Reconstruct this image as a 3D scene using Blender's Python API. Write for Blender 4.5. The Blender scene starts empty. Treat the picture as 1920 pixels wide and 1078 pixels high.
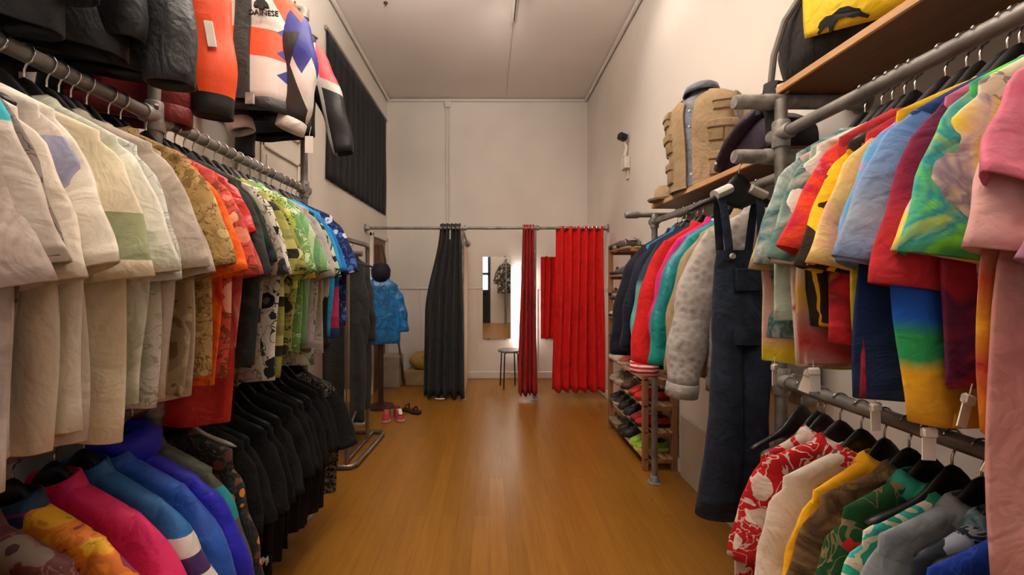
import bpy, math, random
from mathutils import Vector, Matrix
S = bpy.context.scene
COL = S.collection
PI = math.pi
F, CX, CY, EYE = 760.0, 918.0, 525.0, 1.45

# ------------------------------------------------------------------ colours, materials
def lin(c):
    if isinstance(c, str):
        c = c.lstrip('#'); c = [int(c[i:i+2], 16) for i in (0, 2, 4)]
    r = []
    for v in c[:3]:
        v /= 255.0
        r.append(v/12.92 if v <= .04045 else ((v+.055)/1.055)**2.4)
    return (*r, 1.0)
MATS = {}
_cnt = [0]
def newmat(name):
    m = bpy.data.materials.new(name); m.use_nodes = True
    nt = m.node_tree; nt.nodes.clear()
    out = nt.nodes.new('ShaderNodeOutputMaterial'); b = nt.nodes.new('ShaderNodeBsdfPrincipled')
    nt.links.new(b.outputs[0], out.inputs[0])
    return m, nt, b
def N(nt, t, **kw):
    n = nt.nodes.new(t)
    for k, v in kw.items(): setattr(n, k, v)
    return n
def ramp(nt, fac, stops, sharp=False):
    r = N(nt, 'ShaderNodeValToRGB'); cr = r.color_ramp
    cr.interpolation = 'CONSTANT' if sharp else 'LINEAR'
    while len(cr.elements) > 1: cr.elements.remove(cr.elements[-1])
    cr.elements[0].position = stops[0][0]; cr.elements[0].color = lin(stops[0][1])
    for p, c in stops[1:]:
        e = cr.elements.new(p); e.color = lin(c)
    if fac is not None: nt.links.new(fac, r.inputs[0])
    return r.outputs[0]
def math_(nt, op, a, b=None, c=None, clamp=False):
    n = N(nt, 'ShaderNodeMath', operation=op, use_clamp=clamp)
    for i, v in enumerate((a, b, c)):
        if v is None: continue
        if isinstance(v, (int, float)): n.inputs[i].default_value = v
        else: nt.links.new(v, n.inputs[i])
    return n.outputs[0]
def mixc(nt, fac, a, b):
    n = N(nt, 'ShaderNodeMix', data_type='RGBA')
    if isinstance(fac, (int, float)): n.inputs[0].default_value = fac
    else: nt.links.new(fac, n.inputs[0])
    for i, v in ((6, a), (7, b)):
        if isinstance(v, (str, tuple, list)): n.inputs[i].default_value = lin(v)
        else: nt.links.new(v, n.inputs[i])
    return n.outputs[2]
def coords(nt, off=None, scale=(1, 1, 1)):
    tc = N(nt, 'ShaderNodeTexCoord'); mp = N(nt, 'ShaderNodeMapping')
    if off: mp.inputs['Location'].default_value = off
    mp.inputs['Scale'].default_value = scale
    nt.links.new(tc.outputs['Object'], mp.inputs[0])
    return mp.outputs[0], tc.outputs['Object']
def noise(nt, vec, scale, detail=3, dist=0.0, rough=.5):
    n = N(nt, 'ShaderNodeTexNoise')
    n.inputs['Scale'].default_value = scale; n.inputs['Detail'].default_value = detail
    n.inputs['Distortion'].default_value = dist; n.inputs['Roughness'].default_value = rough
    nt.links.new(vec, n.inputs['Vector'])
    return n.outputs[0]
def stretch(nt, v, lo=.3, hi=.7):
    n = N(nt, 'ShaderNodeMapRange'); n.inputs[1].default_value = lo; n.inputs[2].default_value = hi
    nt.links.new(v, n.inputs[0]); return n.outputs[0]
def bump(nt, b, h, strength, dist=.01):
    n = N(nt, 'ShaderNodeBump'); n.inputs['Strength'].default_value = strength; n.inputs['Distance'].default_value = dist
    nt.links.new(h, n.inputs['Height']); nt.links.new(n.outputs[0], b.inputs['Normal'])

def cloth(spec, rough=.85, key=None):
    """procedural fabric from a spec tuple"""
    k = (repr(spec), rough, key)
    if k in MATS: return MATS[k]
    _cnt[0] += 1
    rng = random.Random(_cnt[0]*77+5)
    m, nt, b = newmat('fabric_'+spec[0])
    off = (rng.uniform(-9, 9), rng.uniform(-9, 9), rng.uniform(-9, 9))
    v, raw = coords(nt, off)
    t = spec[0]
    if t == 'plain':
        n = noise(nt, v, 5, 3)
        c = lin(spec[1])
        dk = [max(0, int(x*.86)) for x in hex3(spec[1])]; lt = [min(255, int(x*1.07+3)) for x in hex3(spec[1])]
        colr = ramp(nt, stretch(nt, n), [(0, dk), (1, lt)])
    elif t == 'mix':        # (mix, colours, scale, sharp)
        cs = spec[1]; n = noise(nt, v, spec[2], 3, .8 if spec[3] else 1.6, .55)
        k_ = len(cs)
        st = [(i/k_ if spec[3] else i/max(1, k_-1), c) for i, c in enumerate(cs)]
        colr = ramp(nt, stretch(nt, n, .28, .72), st, spec[3])
    elif t == 'floral':     # (floral, bg, flower colours, leaf colour, scale)
        bg, fl, leaf, sc = spec[1:5]; sc *= 1.45
        nd = N(nt, 'ShaderNodeTexNoise'); nd.inputs['Scale'].default_value = sc*1.6; nt.links.new(v, nd.inputs['Vector'])
        vm = N(nt, 'ShaderNodeVectorMath', operation='MULTIPLY_ADD')
        nt.links.new(nd.outputs[1], vm.inputs[0]); vm.inputs[1].default_value = (.45/sc,)*3; nt.links.new(v, vm.inputs[2])
        vo = N(nt, 'ShaderNodeTexVoronoi'); vo.inputs['Scale'].default_value = sc; nt.links.new(vm.outputs[0], vo.inputs['Vector'])
        sp = N(nt, 'ShaderNodeSeparateColor'); nt.links.new(vo.outputs['Color'], sp.inputs[0])
        n2 = noise(nt, v, sc*1.1, 2, 1.2)
        band = math_(nt, 'LESS_THAN', math_(nt, 'ABSOLUTE', math_(nt, 'SUBTRACT', n2, .5)), .022)
        base = mixc(nt, band, bg, leaf)
        petal = mixc(nt, math_(nt, 'LESS_THAN', vo.outputs['Distance'], .16), fl[0], fl[-1])
        fcol = mixc(nt, math_(nt, 'GREATER_THAN', sp.outputs[1], .5), petal, fl[len(fl)//2])
        isf = math_(nt, 'MULTIPLY', math_(nt, 'LESS_THAN', vo.outputs['Distance'], .42), math_(nt, 'GREATER_THAN', sp.outputs[0], .38))
        colr = mixc(nt, isf, base, fcol)
    elif t == 'bands':      # (bands, [(z, colour)] from z=0 downward, sharp, wobble, xslope)
        sx = N(nt, 'ShaderNodeSeparateXYZ'); nt.links.new(raw, sx.inputs[0])
        n = noise(nt, v, 7, 3)
        z = math_(nt, 'MULTIPLY', sx.outputs[2], -1.0)
        z = math_(nt, 'ADD', z, math_(nt, 'MULTIPLY', math_(nt, 'SUBTRACT', n, .5), spec[3]))
        if len(spec) > 4 and spec[4]:
            z = math_(nt, 'ADD', z, math_(nt, 'MULTIPLY', math_(nt, 'ABSOLUTE', sx.outputs[0]), spec[4]))
        colr = ramp(nt, z, spec[1], spec[2])
    elif t == 'stripe':     # (stripe, colours, per-metre, axis)
        sx = N(nt, 'ShaderNodeSeparateXYZ'); nt.links.new(raw, sx.inputs[0])
        n = noise(nt, v, 5, 2)
        z = math_(nt, 'MULTIPLY', math_(nt, 'ADD', sx.outputs[spec[3]], math_(nt, 'MULTIPLY', n, .03)), spec[2])
        z = math_(nt, 'FRACT', z)
        cs = spec[1]; colr = ramp(nt, z, [(i/len(cs), c) for i, c in enumerate(cs)], True)
    elif t == 'patch':      # (patch, base spec colours, scale, patch colour, x0,x1,z0,z1)
        cs = spec[1]; n = noise(nt, v, spec[2], 3, 1.0)
        base = ramp(nt, stretch(nt, n), [(i/max(1, len(cs)-1), c) for i, c in enumerate(cs)])
        sx = N(nt, 'ShaderNodeSeparateXYZ'); nt.links.new(raw, sx.inputs[0])
        x0, x1, z0, z1 = spec[4:8]
        a = math_(nt, 'MULTIPLY', math_(nt, 'GREATER_THAN', sx.outputs[0], x0), math_(nt, 'LESS_THAN', sx.outputs[0], x1))
        c_ = math_(nt, 'MULTIPLY', math_(nt, 'GREATER_THAN', sx.outputs[2], z0), math_(nt, 'LESS_THAN', sx.outputs[2], z1))
        colr = mixc(nt, math_(nt, 'MULTIPLY', a, c_), base, spec[3])
    elif t == 'quilt':
        n = N(nt, 'ShaderNodeTexVoronoi'); n.inputs['Scale'].default_value = 34; nt.links.new(v, n.inputs['Vector'])
        colr = ramp(nt, n.outputs['Distance'], [(0, spec[1]), (.6, spec[2])])
    nt.links.new(colr, b.inputs['Base Color'])
    b.inputs['Roughness'].default_value = rough
    b.inputs['Specular IOR Level'].default_value = .25 if rough > .6 else .5
    b.inputs['Sheen Weight'].default_value = .04
    if t == 'quilt': bump(nt, b, math_(nt, 'MULTIPLY', n.outputs['Distance'], -1.), .35, .012)
    else:
        h2 = math_(nt, 'ADD', math_(nt, 'MULTIPLY', noise(nt, v, 8, 2, 2.5), 1.6), math_(nt, 'MULTIPLY', noise(nt, v, 24, 4, 1.5), .7))
        bump(nt, b, h2, .38, .012)
    MATS[k] = m
    return m
def hex3(c):
    if isinstance(c, str):
        c = c.lstrip('#'); return [int(c[i:i+2], 16) for i in (0, 2, 4)]
    return list(c[:3])

def simple(name, c, rough=.5, metal=0., var=.08, scale=8, bumps=0., trans=0.):
    k = ('simple', name)
    if k in MATS: return MATS[k]
    m, nt, b = newmat(name)
    v, raw = coords(nt)
    n = noise(nt, v, scale, 4)
    h = hex3(c)
    colr = ramp(nt, stretch(nt, n), [(0, [x*(1-var) for x in h]), (1, [min(255, x*(1+var)) for x in h])])
    nt.links.new(colr, b.inputs['Base Color'])
    b.inputs['Roughness'].default_value = rough; b.inputs['Metallic'].default_value = metal
    if bumps: bump(nt, b, noise(nt, v, scale*4, 5), bumps, .005)
    MATS[k] = m
    return m
def woodmat(name, c1, c2, axis, rough=.45, scale=6, st=.07):
    k = ('wood', name)
    if k in MATS: return MATS[k]
    m, nt, b = newmat(name)
    sc = [1, 1, 1]; sc[axis] = st
    v, raw = coords(nt, scale=tuple(sc))
    n = noise(nt, v, scale*5, 5, 1.0, .6)
    nt.links.new(ramp(nt, stretch(nt, n), [(0, c1), (1, c2)]), b.inputs['Base Color'])
    b.inputs['Roughness'].default_value = rough
    bump(nt, b, n, .12, .004)
    MATS[k] = m
    return m

# ------------------------------------------------------------------ mesh building
class MB:
    def __init__(s): s.v = []; s.f = []; s.m = []
    def add(s, vs, fs, mi=0):
        o = len(s.v); s.v += [tuple(p) for p in vs]
        for f in fs: s.f.append([i+o for i in f]); s.m.append(mi)
    def box(s, x0, x1, y0, y1, z0, z1, bev=0., mi=0):
        if bev:
            # chamfered box: rounded rectangle section along the longest axis
            d = [x1-x0, y1-y0, z1-z0]; ax = d.index(max(d))
            lo = [x0, y0, z0]; hi = [x1, y1, z1]
            a, b_ = [i for i in range(3) if i != ax]
            bv = min(bev, d[a]*.45, d[b_]*.45)
            def ring(t, ins):
                i_ = ins
                pts = []
                A0, A1, B0, B1 = lo[a]+i_, hi[a]-i_, lo[b_]+i_, hi[b_]-i_
                for (pa, pb) in ((A0+bv, B0), (A1-bv, B0), (A1, B0+bv), (A1, B1-bv), (A1-bv, B1), (A0+bv, B1), (A0, B1-bv), (A0, B0+bv)):
                    p = [0, 0, 0]; p[ax] = t; p[a] = pa; p[b_] = pb; pts.append(p)
                return pts
            e = bv*.8
            s.loft([ring(lo[ax], e), ring(lo[ax]+e, 0), ring(hi[ax]-e, 0), ring(hi[ax], e)], cap=True, mi=mi)
            return
        vs = [(x, y, z) for x in (x0, x1) for y in (y0, y1) for z in (z0, z1)]
        s.add(vs, [(0, 1, 3, 2), (4, 6, 7, 5), (0, 4, 5, 1), (2, 3, 7, 6), (0, 2, 6, 4), (1, 5, 7, 3)], mi)
    def loft(s, rings, cap=False, closed=True, mi=0):
        o = len(s.v); n = len(rings[0])
        for r in rings: s.v += [tuple(p) for p in r]
        for i in range(len(rings)-1):
            for k in range(n if closed else n-1):
                k2 = (k+1) % n
                s.f.append([o+i*n+k, o+i*n+k2, o+(i+1)*n+k2, o+(i+1)*n+k]); s.m.append(mi)
        if cap:
            s.f.append([o+k for k in reversed(range(n))]); s.m.append(mi)
            e = o+(len(rings)-1)*n
            s.f.append([e+k for k in range(n)]); s.m.append(mi)
    def tube(s, pts, r, n=10, cap=True, r2=None, mi=0, closed=False):
        """round tube along points (r may be a list); r2 flattens along the binormal"""
        P = [Vector(p) for p in pts]; rings = []
        up = Vector((0, 0, 1)); prev = None
        for i, p in enumerate(P):
            if closed: d = P[(i+1) % len(P)]-P[i-1]
            else: d = P[min(i+1, len(P)-1)]-P[max(i-1, 0)]
            d.normalize()
            if prev is None:
                a = d.cross(up if abs(d.z) < .9 else Vector((0, 1, 0))); a.normalize()
            else:
                a = prev - d*prev.dot(d); a.normalize()
            prev = a; b_ = d.cross(a)
            rr = r[i] if isinstance(r, (list, tuple)) else r
            q = (rr if r2 is None else r2)
            rings.append([p + a*rr*math.cos(2*PI*k/n) + b_*q*math.sin(2*PI*k/n) for k in range(n)])
        if closed: rings.append(rings[0])
        s.loft(rings, cap=cap and not closed, mi=mi)
    def cyl(s, p0, p1, r, n=14, mi=0): s.tube([p0, p1], r, n, True, None, mi)
    def lathe(s, prof, center=(0, 0, 0), n=20, cap=True, mi=0, sx=1., sy=1.):
        cx, cy, cz = center
        s.loft([[(cx+r*sx*math.cos(2*PI*k/n), cy+r*sy*math.sin(2*PI*k/n), cz+z) for k in range(n)] for r, z in prof], cap=cap, mi=mi)
    def prism(s, outline, axis, a, b_, mi=0):
        """outline of 2-D points extruded along axis between a and b_"""
        def mk(p, t):
            q = list(p); q.insert(axis, t); return tuple(q)
        n = len(outline); o = len(s.v)
        s.v += [mk(p, a) for p in outline]+[mk(p, b_) for p in outline]
        for k in range(n): s.f.append([o+k, o+(k+1) % n, o+n+(k+1) % n, o+n+k]); s.m.append(mi)
        s.f.append([o+k for k in reversed(range(n))]); s.m.append(mi)
        s.f.append([o+n+k for k in range(n)]); s.m.append(mi)
    def xf(s, M, start=0):
        for i in range(start, len(s.v)): s.v[i] = tuple(M @ Vector(s.v[i]))
    def mesh(s, name, mats, smooth=True, angle=None):
        me = bpy.data.meshes.new(name); me.from_pydata(s.v, [], s.f)
        for m in (mats if isinstance(mats, (list, tuple)) else [mats]): me.materials.append(m)
        for p, mi in zip(me.polygons, s.m): p.material_index = mi; p.use_smooth = smooth
        import bmesh
        bm = bmesh.new(); bm.from_mesh(me)
        bmesh.ops.recalc_face_normals(bm, faces=bm.faces)
        if smooth and angle is not None:
            for e in bm.edges:
                if len(e.link_faces) == 2 and e.calc_face_angle(0) > angle: e.smooth = False
        bm.to_mesh(me); bm.free()
        me.update()
        return me
    def build(s, name, mats, parent=None, smooth=True, angle=.7, loc=None):
        o = bpy.data.objects.new(name, s.mesh(name, mats, smooth, angle)); COL.objects.link(o)
        if parent: o.parent = parent
        if loc: o.location = loc
        return o
LABELS = set()
def tag(o, label, cat, group=None, kind=None):
    o['label'] = label; o['category'] = cat
    if group: o['group'] = group
    if kind: o['kind'] = kind
    n = len(label.split())
    if n < 4 or n > 16: print('LABEL LENGTH', n, label)
    if label in LABELS: print('DUP LABEL', label)
    LABELS.add(label)
    return o
def thing(name, label, cat, loc=(0, 0, 0), rz=0., group=None):
    o = bpy.data.objects.new(name, None); COL.objects.link(o)
    o.empty_display_size = .05
    o.location = loc; o.rotation_euler = (0, 0, rz)
    return tag(o, label, cat, group)
def struct(o): o['kind'] = 'structure'; return o
def sm(t): t = max(0., min(1., t)); return t*t*(3-2*t)
def lerp(a, b, t): return a+(b-a)*t

M_PIPE = simple('galvanised_pipe', '#827e79', .45, .45, .15, 14, .1)
M_FIT = simple('galvanised_fitting', '#918d88', .5, .4, .18, 30, .2)
M_CHROME = simple('chrome', '#c9c7c2', .18, 1., .03)
M_BLK = simple('black_plastic', '#0c0b0b', .45, 0, .1)
M_TAG = simple('tag_paper', '#d9d2c6', .7, 0, .05)
M_WALL = simple('wall_plaster', '#dad2c8', .8, 0, .03, 1.2, .05)
M_TRIM = simple('painted_trim', '#d8d0c5', .5, 0, .03, 4)
# ------------------------------------------------------------------ the room
XL, XR, YB, YF, ZC = -1.51, 1.44, 5.97, -1.8, 4.12
def floor_mat():
    m, nt, b = newmat('wood_floor')
    tc = N(nt, 'ShaderNodeTexCoord'); mp = N(nt, 'ShaderNodeMapping'); mp.inputs['Rotation'].default_value = (0, 0, PI/2)
    nt.links.new(tc.outputs['Object'], mp.inputs[0])
    br = N(nt, 'ShaderNodeTexBrick'); nt.links.new(mp.outputs[0], br.inputs['Vector'])
    br.offset = .37; br.inputs['Scale'].default_value = 1.0
    br.inputs['Brick Width'].default_value = 1.25; br.inputs['Row Height'].default_value = .098
    br.inputs['Mortar Size'].default_value = .0012; br.inputs['Mortar Smooth'].default_value = .3
    br.inputs['Bias'].default_value = 0.
    br.inputs['Color1'].default_value = lin('#9e6e2b'); br.inputs['Color2'].default_value = lin('#926526')
    br.inputs['Mortar'].default_value = lin('#785221')
    mp2 = N(nt, 'ShaderNodeMapping'); mp2.inputs['Scale'].default_value = (9, .7, 1); nt.links.new(tc.outputs['Object'], mp2.inputs[0])
    n = noise(nt, mp2.outputs[0], 4, 5, .6, .6)
    g = ramp(nt, stretch(nt, n), [(0, '#e2d2b6'), (1, '#ffffff')])
    mx = N(nt, 'ShaderNodeMix', data_type='RGBA', blend_type='MULTIPLY'); mx.inputs[0].default_value = .8
    nt.links.new(br.outputs['Color'], mx.inputs[6]); nt.links.new(g, mx.inputs[7])
    nt.links.new(mx.outputs[2], b.inputs['Base Color'])
    b.inputs['Roughness'].default_value = .3; b.inputs['Specular IOR Level'].default_value = .35
    bump(nt, b, br.outputs['Fac'], -.08, .002)
    return m
def stbox(name, *a, m=M_WALL, bev=0.):
    mb = MB(); mb.box(*a, bev=bev); return struct(mb.build(name, m, smooth=bool(bev)))
stbox('floor', XL-.1, XR+.1, YF-.1, YB+.1, -.1, 0, m=floor_mat())
M_CEIL = simple('ceiling_paint', '#e4dad2', .85, 0, .02, 1.0, .04)
stbox('ceiling', XL-.1, XR+.1, YF-.1, YB+.1, ZC, ZC+.1, m=M_CEIL)
stbox('wall_left', XL-.1, XL, YF-.1, YB+.1, 0, ZC)
stbox('wall_right', XR, XR+.1, YF-.1, YB+.1, 0, ZC)
stbox('wall_back', XL, XR, YB, YB+.1, 0, ZC)
# front wall with a glazed shop door opening
DX0, DX1, DZ = -1.05, .03, 2.35
mb = MB(); mb.box(XL, DX0, YF-.1, YF, 0, ZC); mb.box(DX1, XR, YF-.1, YF, 0, ZC); mb.box(DX0, DX1, YF-.1, YF, DZ, ZC)
struct(mb.build('wall_front', M_WALL, smooth=False))
M_GREEN = simple('dark_green_paint', '#16211d', .4, 0, .1)
mb = MB()
for x0, x1 in ((DX0, DX0+.07), (DX1-.09, DX1), ((DX0+DX1)/2-.03, (DX0+DX1)/2+.03)): mb.box(x0, x1, YF-.08, YF-.02, 0, DZ)
mb.box(DX0, DX1, YF-.08, YF-.02, DZ-.09, DZ); mb.box(DX0, DX1, YF-.08, YF-.02, 1.62, 1.70); mb.box(DX0, DX1, YF-.07, YF-.03, 0, 1.12)
d = struct(mb.build('door_1', M_GREEN, smooth=False))
def glass_mat():
    m = bpy.data.materials.new('window_glass'); m.use_nodes = True; nt = m.node_tree; nt.nodes.clear()
    o = nt.nodes.new('ShaderNodeOutputMaterial'); tr = nt.nodes.new('ShaderNodeBsdfTransparent'); gl = nt.nodes.new('ShaderNodeBsdfGlossy')
    gl.inputs['Roughness'].default_value = .02; mx = nt.nodes.new('ShaderNodeMixShader'); mx.inputs[0].default_value = .08
    nt.links.new(tr.outputs[0], mx.inputs[1]); nt.links.new(gl.outputs[0], mx.inputs[2]); nt.links.new(mx.outputs[0], o.inputs[0])
    return m
M_GLASS = glass_mat()
for z0, z1 in ((1.12, 1.62), (1.70, DZ-.09)):
    for x0, x1 in ((DX0+.07, (DX0+DX1)/2-.03), ((DX0+DX1)/2+.03, DX1-.09)):
        mb = MB(); mb.box(x0, x1, YF-.055, YF-.049, z0, z1); mb.build('glass_pane', M_GLASS, d, smooth=False)
# cornice pipes, trunking, seams, chair rail, baseboards
n_ = 0
def trim(mb, m=M_TRIM, name=None):
    global n_
    n_ += 1
    return struct(mb.build(name or 'trim_%d' % n_, m, angle=.6))
mb = MB(); mb.cyl((XL+.03, YF, ZC-.03), (XL+.03, YB, ZC-.03), .022, 12); trim(mb)
mb = MB(); mb.cyl((XR-.03, YF, ZC-.03), (XR-.03, YB, ZC-.03), .022, 12); trim(mb)
mb = MB(); mb.box(XL, XR, YB-.03, YB, ZC-.05, ZC-.012, .008); trim(mb)
mb = MB(); mb.box(-.645, -.625, YB-.03, YB, 1.4, ZC-.05, .006); mb.box(-.60, -.575, YB-.03, YB, 1.4, ZC-.05, .006); mb.box(-.66, -.56, YB-.045, YB, ZC-.14, ZC-.05, .01); trim(mb)
mb = MB(); mb.box(.232, .246, 4.15, YB, ZC-.012, ZC, .003); trim(mb)
mb = MB(); mb.box(XL, XR, YB-.014, YB, 1.315, 1.34, .004); trim(mb)
for x in (-1.02, -.18, .70):
    mb = MB(); mb.box(x-.006, x+.006, YB-.009, YB, .1, 1.315, .002); trim(mb)
mb = MB(); mb.box(XR-.022, XR, 4.1, YB, 1.31, 1.36, .008); trim(mb)
mb = MB(); mb.box(XL, XR, YB-.018, YB, 0, .105, .006); trim(mb, name='baseboard_back')
mb = MB(); mb.box(XL, XL+.016, YF, YB, 0, .1, .005); trim(mb, name='baseboard_left')
M_DADO = simple('dado_board', '#bfb3a4', .6, 0, .05, 2)
mb = MB(); mb.box(XR-.03, XR, YF, 3.0, 0, .46, .006); trim(mb, M_DADO, name='baseboard_right')
mb = MB(); mb.box(XR-.014, XR, 3.0, YB, 0, .1, .005); trim(mb, name='trim_30')
# white panelled double door behind the left rack
M_DOOR = simple('white_door_paint', '#d2c8bb', .45, 0, .03, 3)
dr = bpy.data.objects.new('door_2', None); COL.objects.link(dr); dr.location = (XL, 2.5, 0); struct(dr)
for (y0, y1) in ((-.70, -.01), (.01, .74)):
    mb = MB(); mb.box(.0, .03, y0, y1, 0, 3.3)
    lf = mb.build('door_leaf', M_DOOR, dr, smooth=False)
    for (z0, z1) in ((.15, .9), (1.05, 1.75), (1.9, 2.35), (2.5, 3.15)):
        mb = MB()
        a, b_ = y0+.1, y1-.1
        mb.box(.03, .046, a, a+.03, z0, z1, .006); mb.box(.03, .046, b_-.03, b_, z0, z1, .006)
        mb.box(.03, .046, a, b_, z0, z0+.03, .006); mb.box(.03, .046, a, b_, z1-.03, z1, .006)
        mb.box(.03, .038, a+.07, b_-.07, z0+.07, z1-.07)
        mb.build('panel_moulding', M_DOOR, lf)
mb = MB(); mb.box(0, .05, -.8, -.71, 0, 3.4, .012); mb.box(0, .05, .75, .85, 0, 3.4, .012); mb.box(0, .05, -.8, .85, 3.3, 3.4, .012)
mb.build('architrave', M_DOOR, dr)
# brown door near the back of the left wall
M_BROWN = woodmat('brown_door', '#5b341d', '#7a4a2a', 2, .45, 5)
dr = bpy.data.objects.new('door_3', None); COL.objects.link(dr); dr.location = (XL, 5.5, 0); struct(dr)
mb = MB(); mb.box(0, .02, -.36, .28, 0, 2.0); mb.build('door_leaf', M_BROWN, dr, smooth=False)
mb = MB(); mb.box(0, .045, .28, .36, 0, 2.06, .01); mb.box(0, .045, -.42, -.36, 0, 2.06, .01); mb.box(0, .045, -.42, .36, 2.0, 2.06, .01)
mb.build('architrave', M_TRIM, dr)
# black blackout cloth over the high left window
w = bpy.data.objects.new('window_1', None); COL.objects.link(w); w.location = (XL, 0, 0); struct(w)
M_BLACKOUT = cloth(('plain', '#15151a'), .8, 'blackout')
mb = MB()
ny, nz = 60, 14
vs = []
for j in range(nz+1):
    for i in range(ny+1):
        y = 3.72+2.13*i/ny; z = 3.74-1.36*j/nz
        vs.append((.014+.006*math.sin(i*1.25)*(.4+.6*j/nz)+.004*math.sin(i*.37+j*.4), y+.02*(j/nz)*math.sin(j*.3), z))
mb.add(vs, [(j*(ny+1)+i, j*(ny+1)+i+1, (j+1)*(ny+1)+i+1, (j+1)*(ny+1)+i) for j in range(nz) for i in range(ny)])
fb = mb.build('blackout_cloth', M_BLACKOUT, w); md = fb.modifiers.new('s', 'SOLIDIFY'); md.thickness = .004; md.offset = -1
mb = MB(); mb.box(0, .03, 3.69, 5.88, 3.74, 3.775, .006); mb.build('window_sill', simple('sill_grey', '#8f8478', .6), w)

# ------------------------------------------------------------------ pipe frames
PR = .021
def fitting(mb, p, ax, l=.05, r=.03):
    d = Vector((0, 0, 0)); d[ax] = l
    P = Vector(p); mb.tube([P-d, P-d*.86, P+d*.86, P+d], [r*.9, r, r, r*.9], 14)
def part(root, name, fn, m):
    mb = MB(); fn(mb); o = mb.build(name, m, root); return o
def pipe(root, name, p0, p1, r=PR): return part(root, name, lambda mb: mb.cyl(p0, p1, r, 16), M_PIPE)
def joint(root, p, axes):
    mb = MB()
    for ax in axes: fitting(mb, p, ax)
    # the little set screws
    mb.cyl((p[0]+.02, p[1]-.02, p[2]+.02), (p[0]+.03, p[1]-.03, p[2]+.03), .006, 8)
    return mb.build('pipe_fitting', M_FIT, root)
def flange(root, p, ax=2, s=1, r=.05):
    mb = MB(); d = [0, 0, 0]; d[ax] = s
    P = Vector(p); D = Vector(d)
    mb.tube([P, P+D*.008, P+D*.012, P+D*.05, P+D*.055], [r, r, .032, .03, .026], 18)
    return mb.build('flange', M_FIT, root)
LX, LZ1, LZ2, LJX, LJZ = -1.13, 2.0, 1.04, -1.2, 3.06
fl = thing('pipe_clothes_rail', 'grey steel pipe frame with two long rails of clothes along the left wall', 'clothes rail', (LX, 1.4, 0))
def L(x, y, z): return (x-LX, y-1.4, z)
posts_l = (.4, 1.37, 2.47)
for i, y in enumerate(posts_l):
    pipe(fl, 'post', L(LX, y, 0.012), L(LX, y, 3.1)); flange(fl, L(LX, y, 0))
    pipe(fl, 'wall_stub', L(LX, y, 3.1), L(XL+.012, y, 3.1)); flange(fl, L(XL, y, 3.1), 0, 1)
    mb = MB(); mb.tube([L(LX-.06, y, 3.1), L(LX-.015, y, 3.1), L(LX, y, 3.088), L(LX, y, 3.04)], .029, 14); mb.build('elbow', M_FIT, fl)
    for z in (LZ1, LZ2): joint(fl, L(LX, y, z), (1, 2))
    joint(fl, L(LJX, y, LJZ+.04), (0,))
for z in (LZ1, LZ2):
    for a, b_ in zip(posts_l[:-1], posts_l[1:]): pipe(fl, 'hanging_rail', L(LX, a, z), L(LX, b_, z))
pipe(fl, 'jacket_rail', L(LJX, .4, LJZ), L(LJX, 2.47, LJZ))

RX, RZ1, RZ2 = 1.10, 2.0, 1.07
fr = thing('pipe_clothes_rail', 'grey steel pipe frame with two rails of bright shirts at near right', 'clothes rail', (RX, 1.0, 0))
def R_(x, y, z): return (x-RX, y-1.0, z)
for y in (.3, 1.53):
    pipe(fr, 'post', R_(RX, y, .012), R_(RX, y, 2.13)); flange(fr, R_(RX, y, 0))
    for z in (RZ1, RZ2): joint(fr, R_(RX, y, z), (1, 2))
    if y > 1:
        for z in (2.135, 1.925):
            zz = z
            mb = MB(); mb.tube([R_(RX-.16, y+.03, zz), R_(RX-.15, y+.03, zz), R_(XR-.012, y+.03, zz)], [.024, .027, .027], 16); mb.build('bracket_stub', M_FIT, fr)
            joint(fr, R_(RX, y+.03, zz), (0,)); flange(fr, R_(XR, y+.03, zz), 0, -1, .045)
    else:
        mb = MB(); mb.cyl(R_(RX-.1, y, 2.13), R_(XR-.012, y, 2.13), PR); mb.build('bracket_stub', M_PIPE, fr)
for z in (RZ1, RZ2): pipe(fr, 'hanging_rail', R_(RX, .3, z), R_(RX, 1.53, z))
FX, FZ = 1.18, 1.87
ff = thing('pipe_clothes_rail', 'grey steel pipe rail with jackets under the lower wooden shelf on the right', 'clothes rail', (FX, 2.2, 0))
def F_(x, y, z): return (x-FX, y-2.2, z)
pipe(ff, 'hanging_rail', F_(FX, 1.64, FZ), F_(FX, 2.90, FZ))
pipe(ff, 'post', F_(FX, 2.90, .012), F_(FX, 2.90, 1.9)); flange(ff, F_(FX, 2.90, 0))
joint(ff, F_(FX, 2.90, FZ), (1, 2))
mb = MB(); mb.cyl(F_(FX-.2, 2.90, 1.915), F_(XR-.012, 2.90, 1.915), .018); mb.tube([F_(FX-.21, 2.90, 1.915), F_(FX-.2, 2.90, 1.915), F_(FX-.12, 2.90, 1.915), F_(FX-.11, 2.90, 1.915)], [.02, .025, .025, .02], 14); mb.build('bracket_stub', M_PIPE, ff)
flange(ff, F_(XR, 2.90, 1.915), 0, -1, .045)
mb = MB(); mb.cyl(F_(FX, 1.64, 1.885), F_(XR-.012, 1.64, 1.885), .016); mb.build('bracket_stub', M_PIPE, ff)

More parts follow.
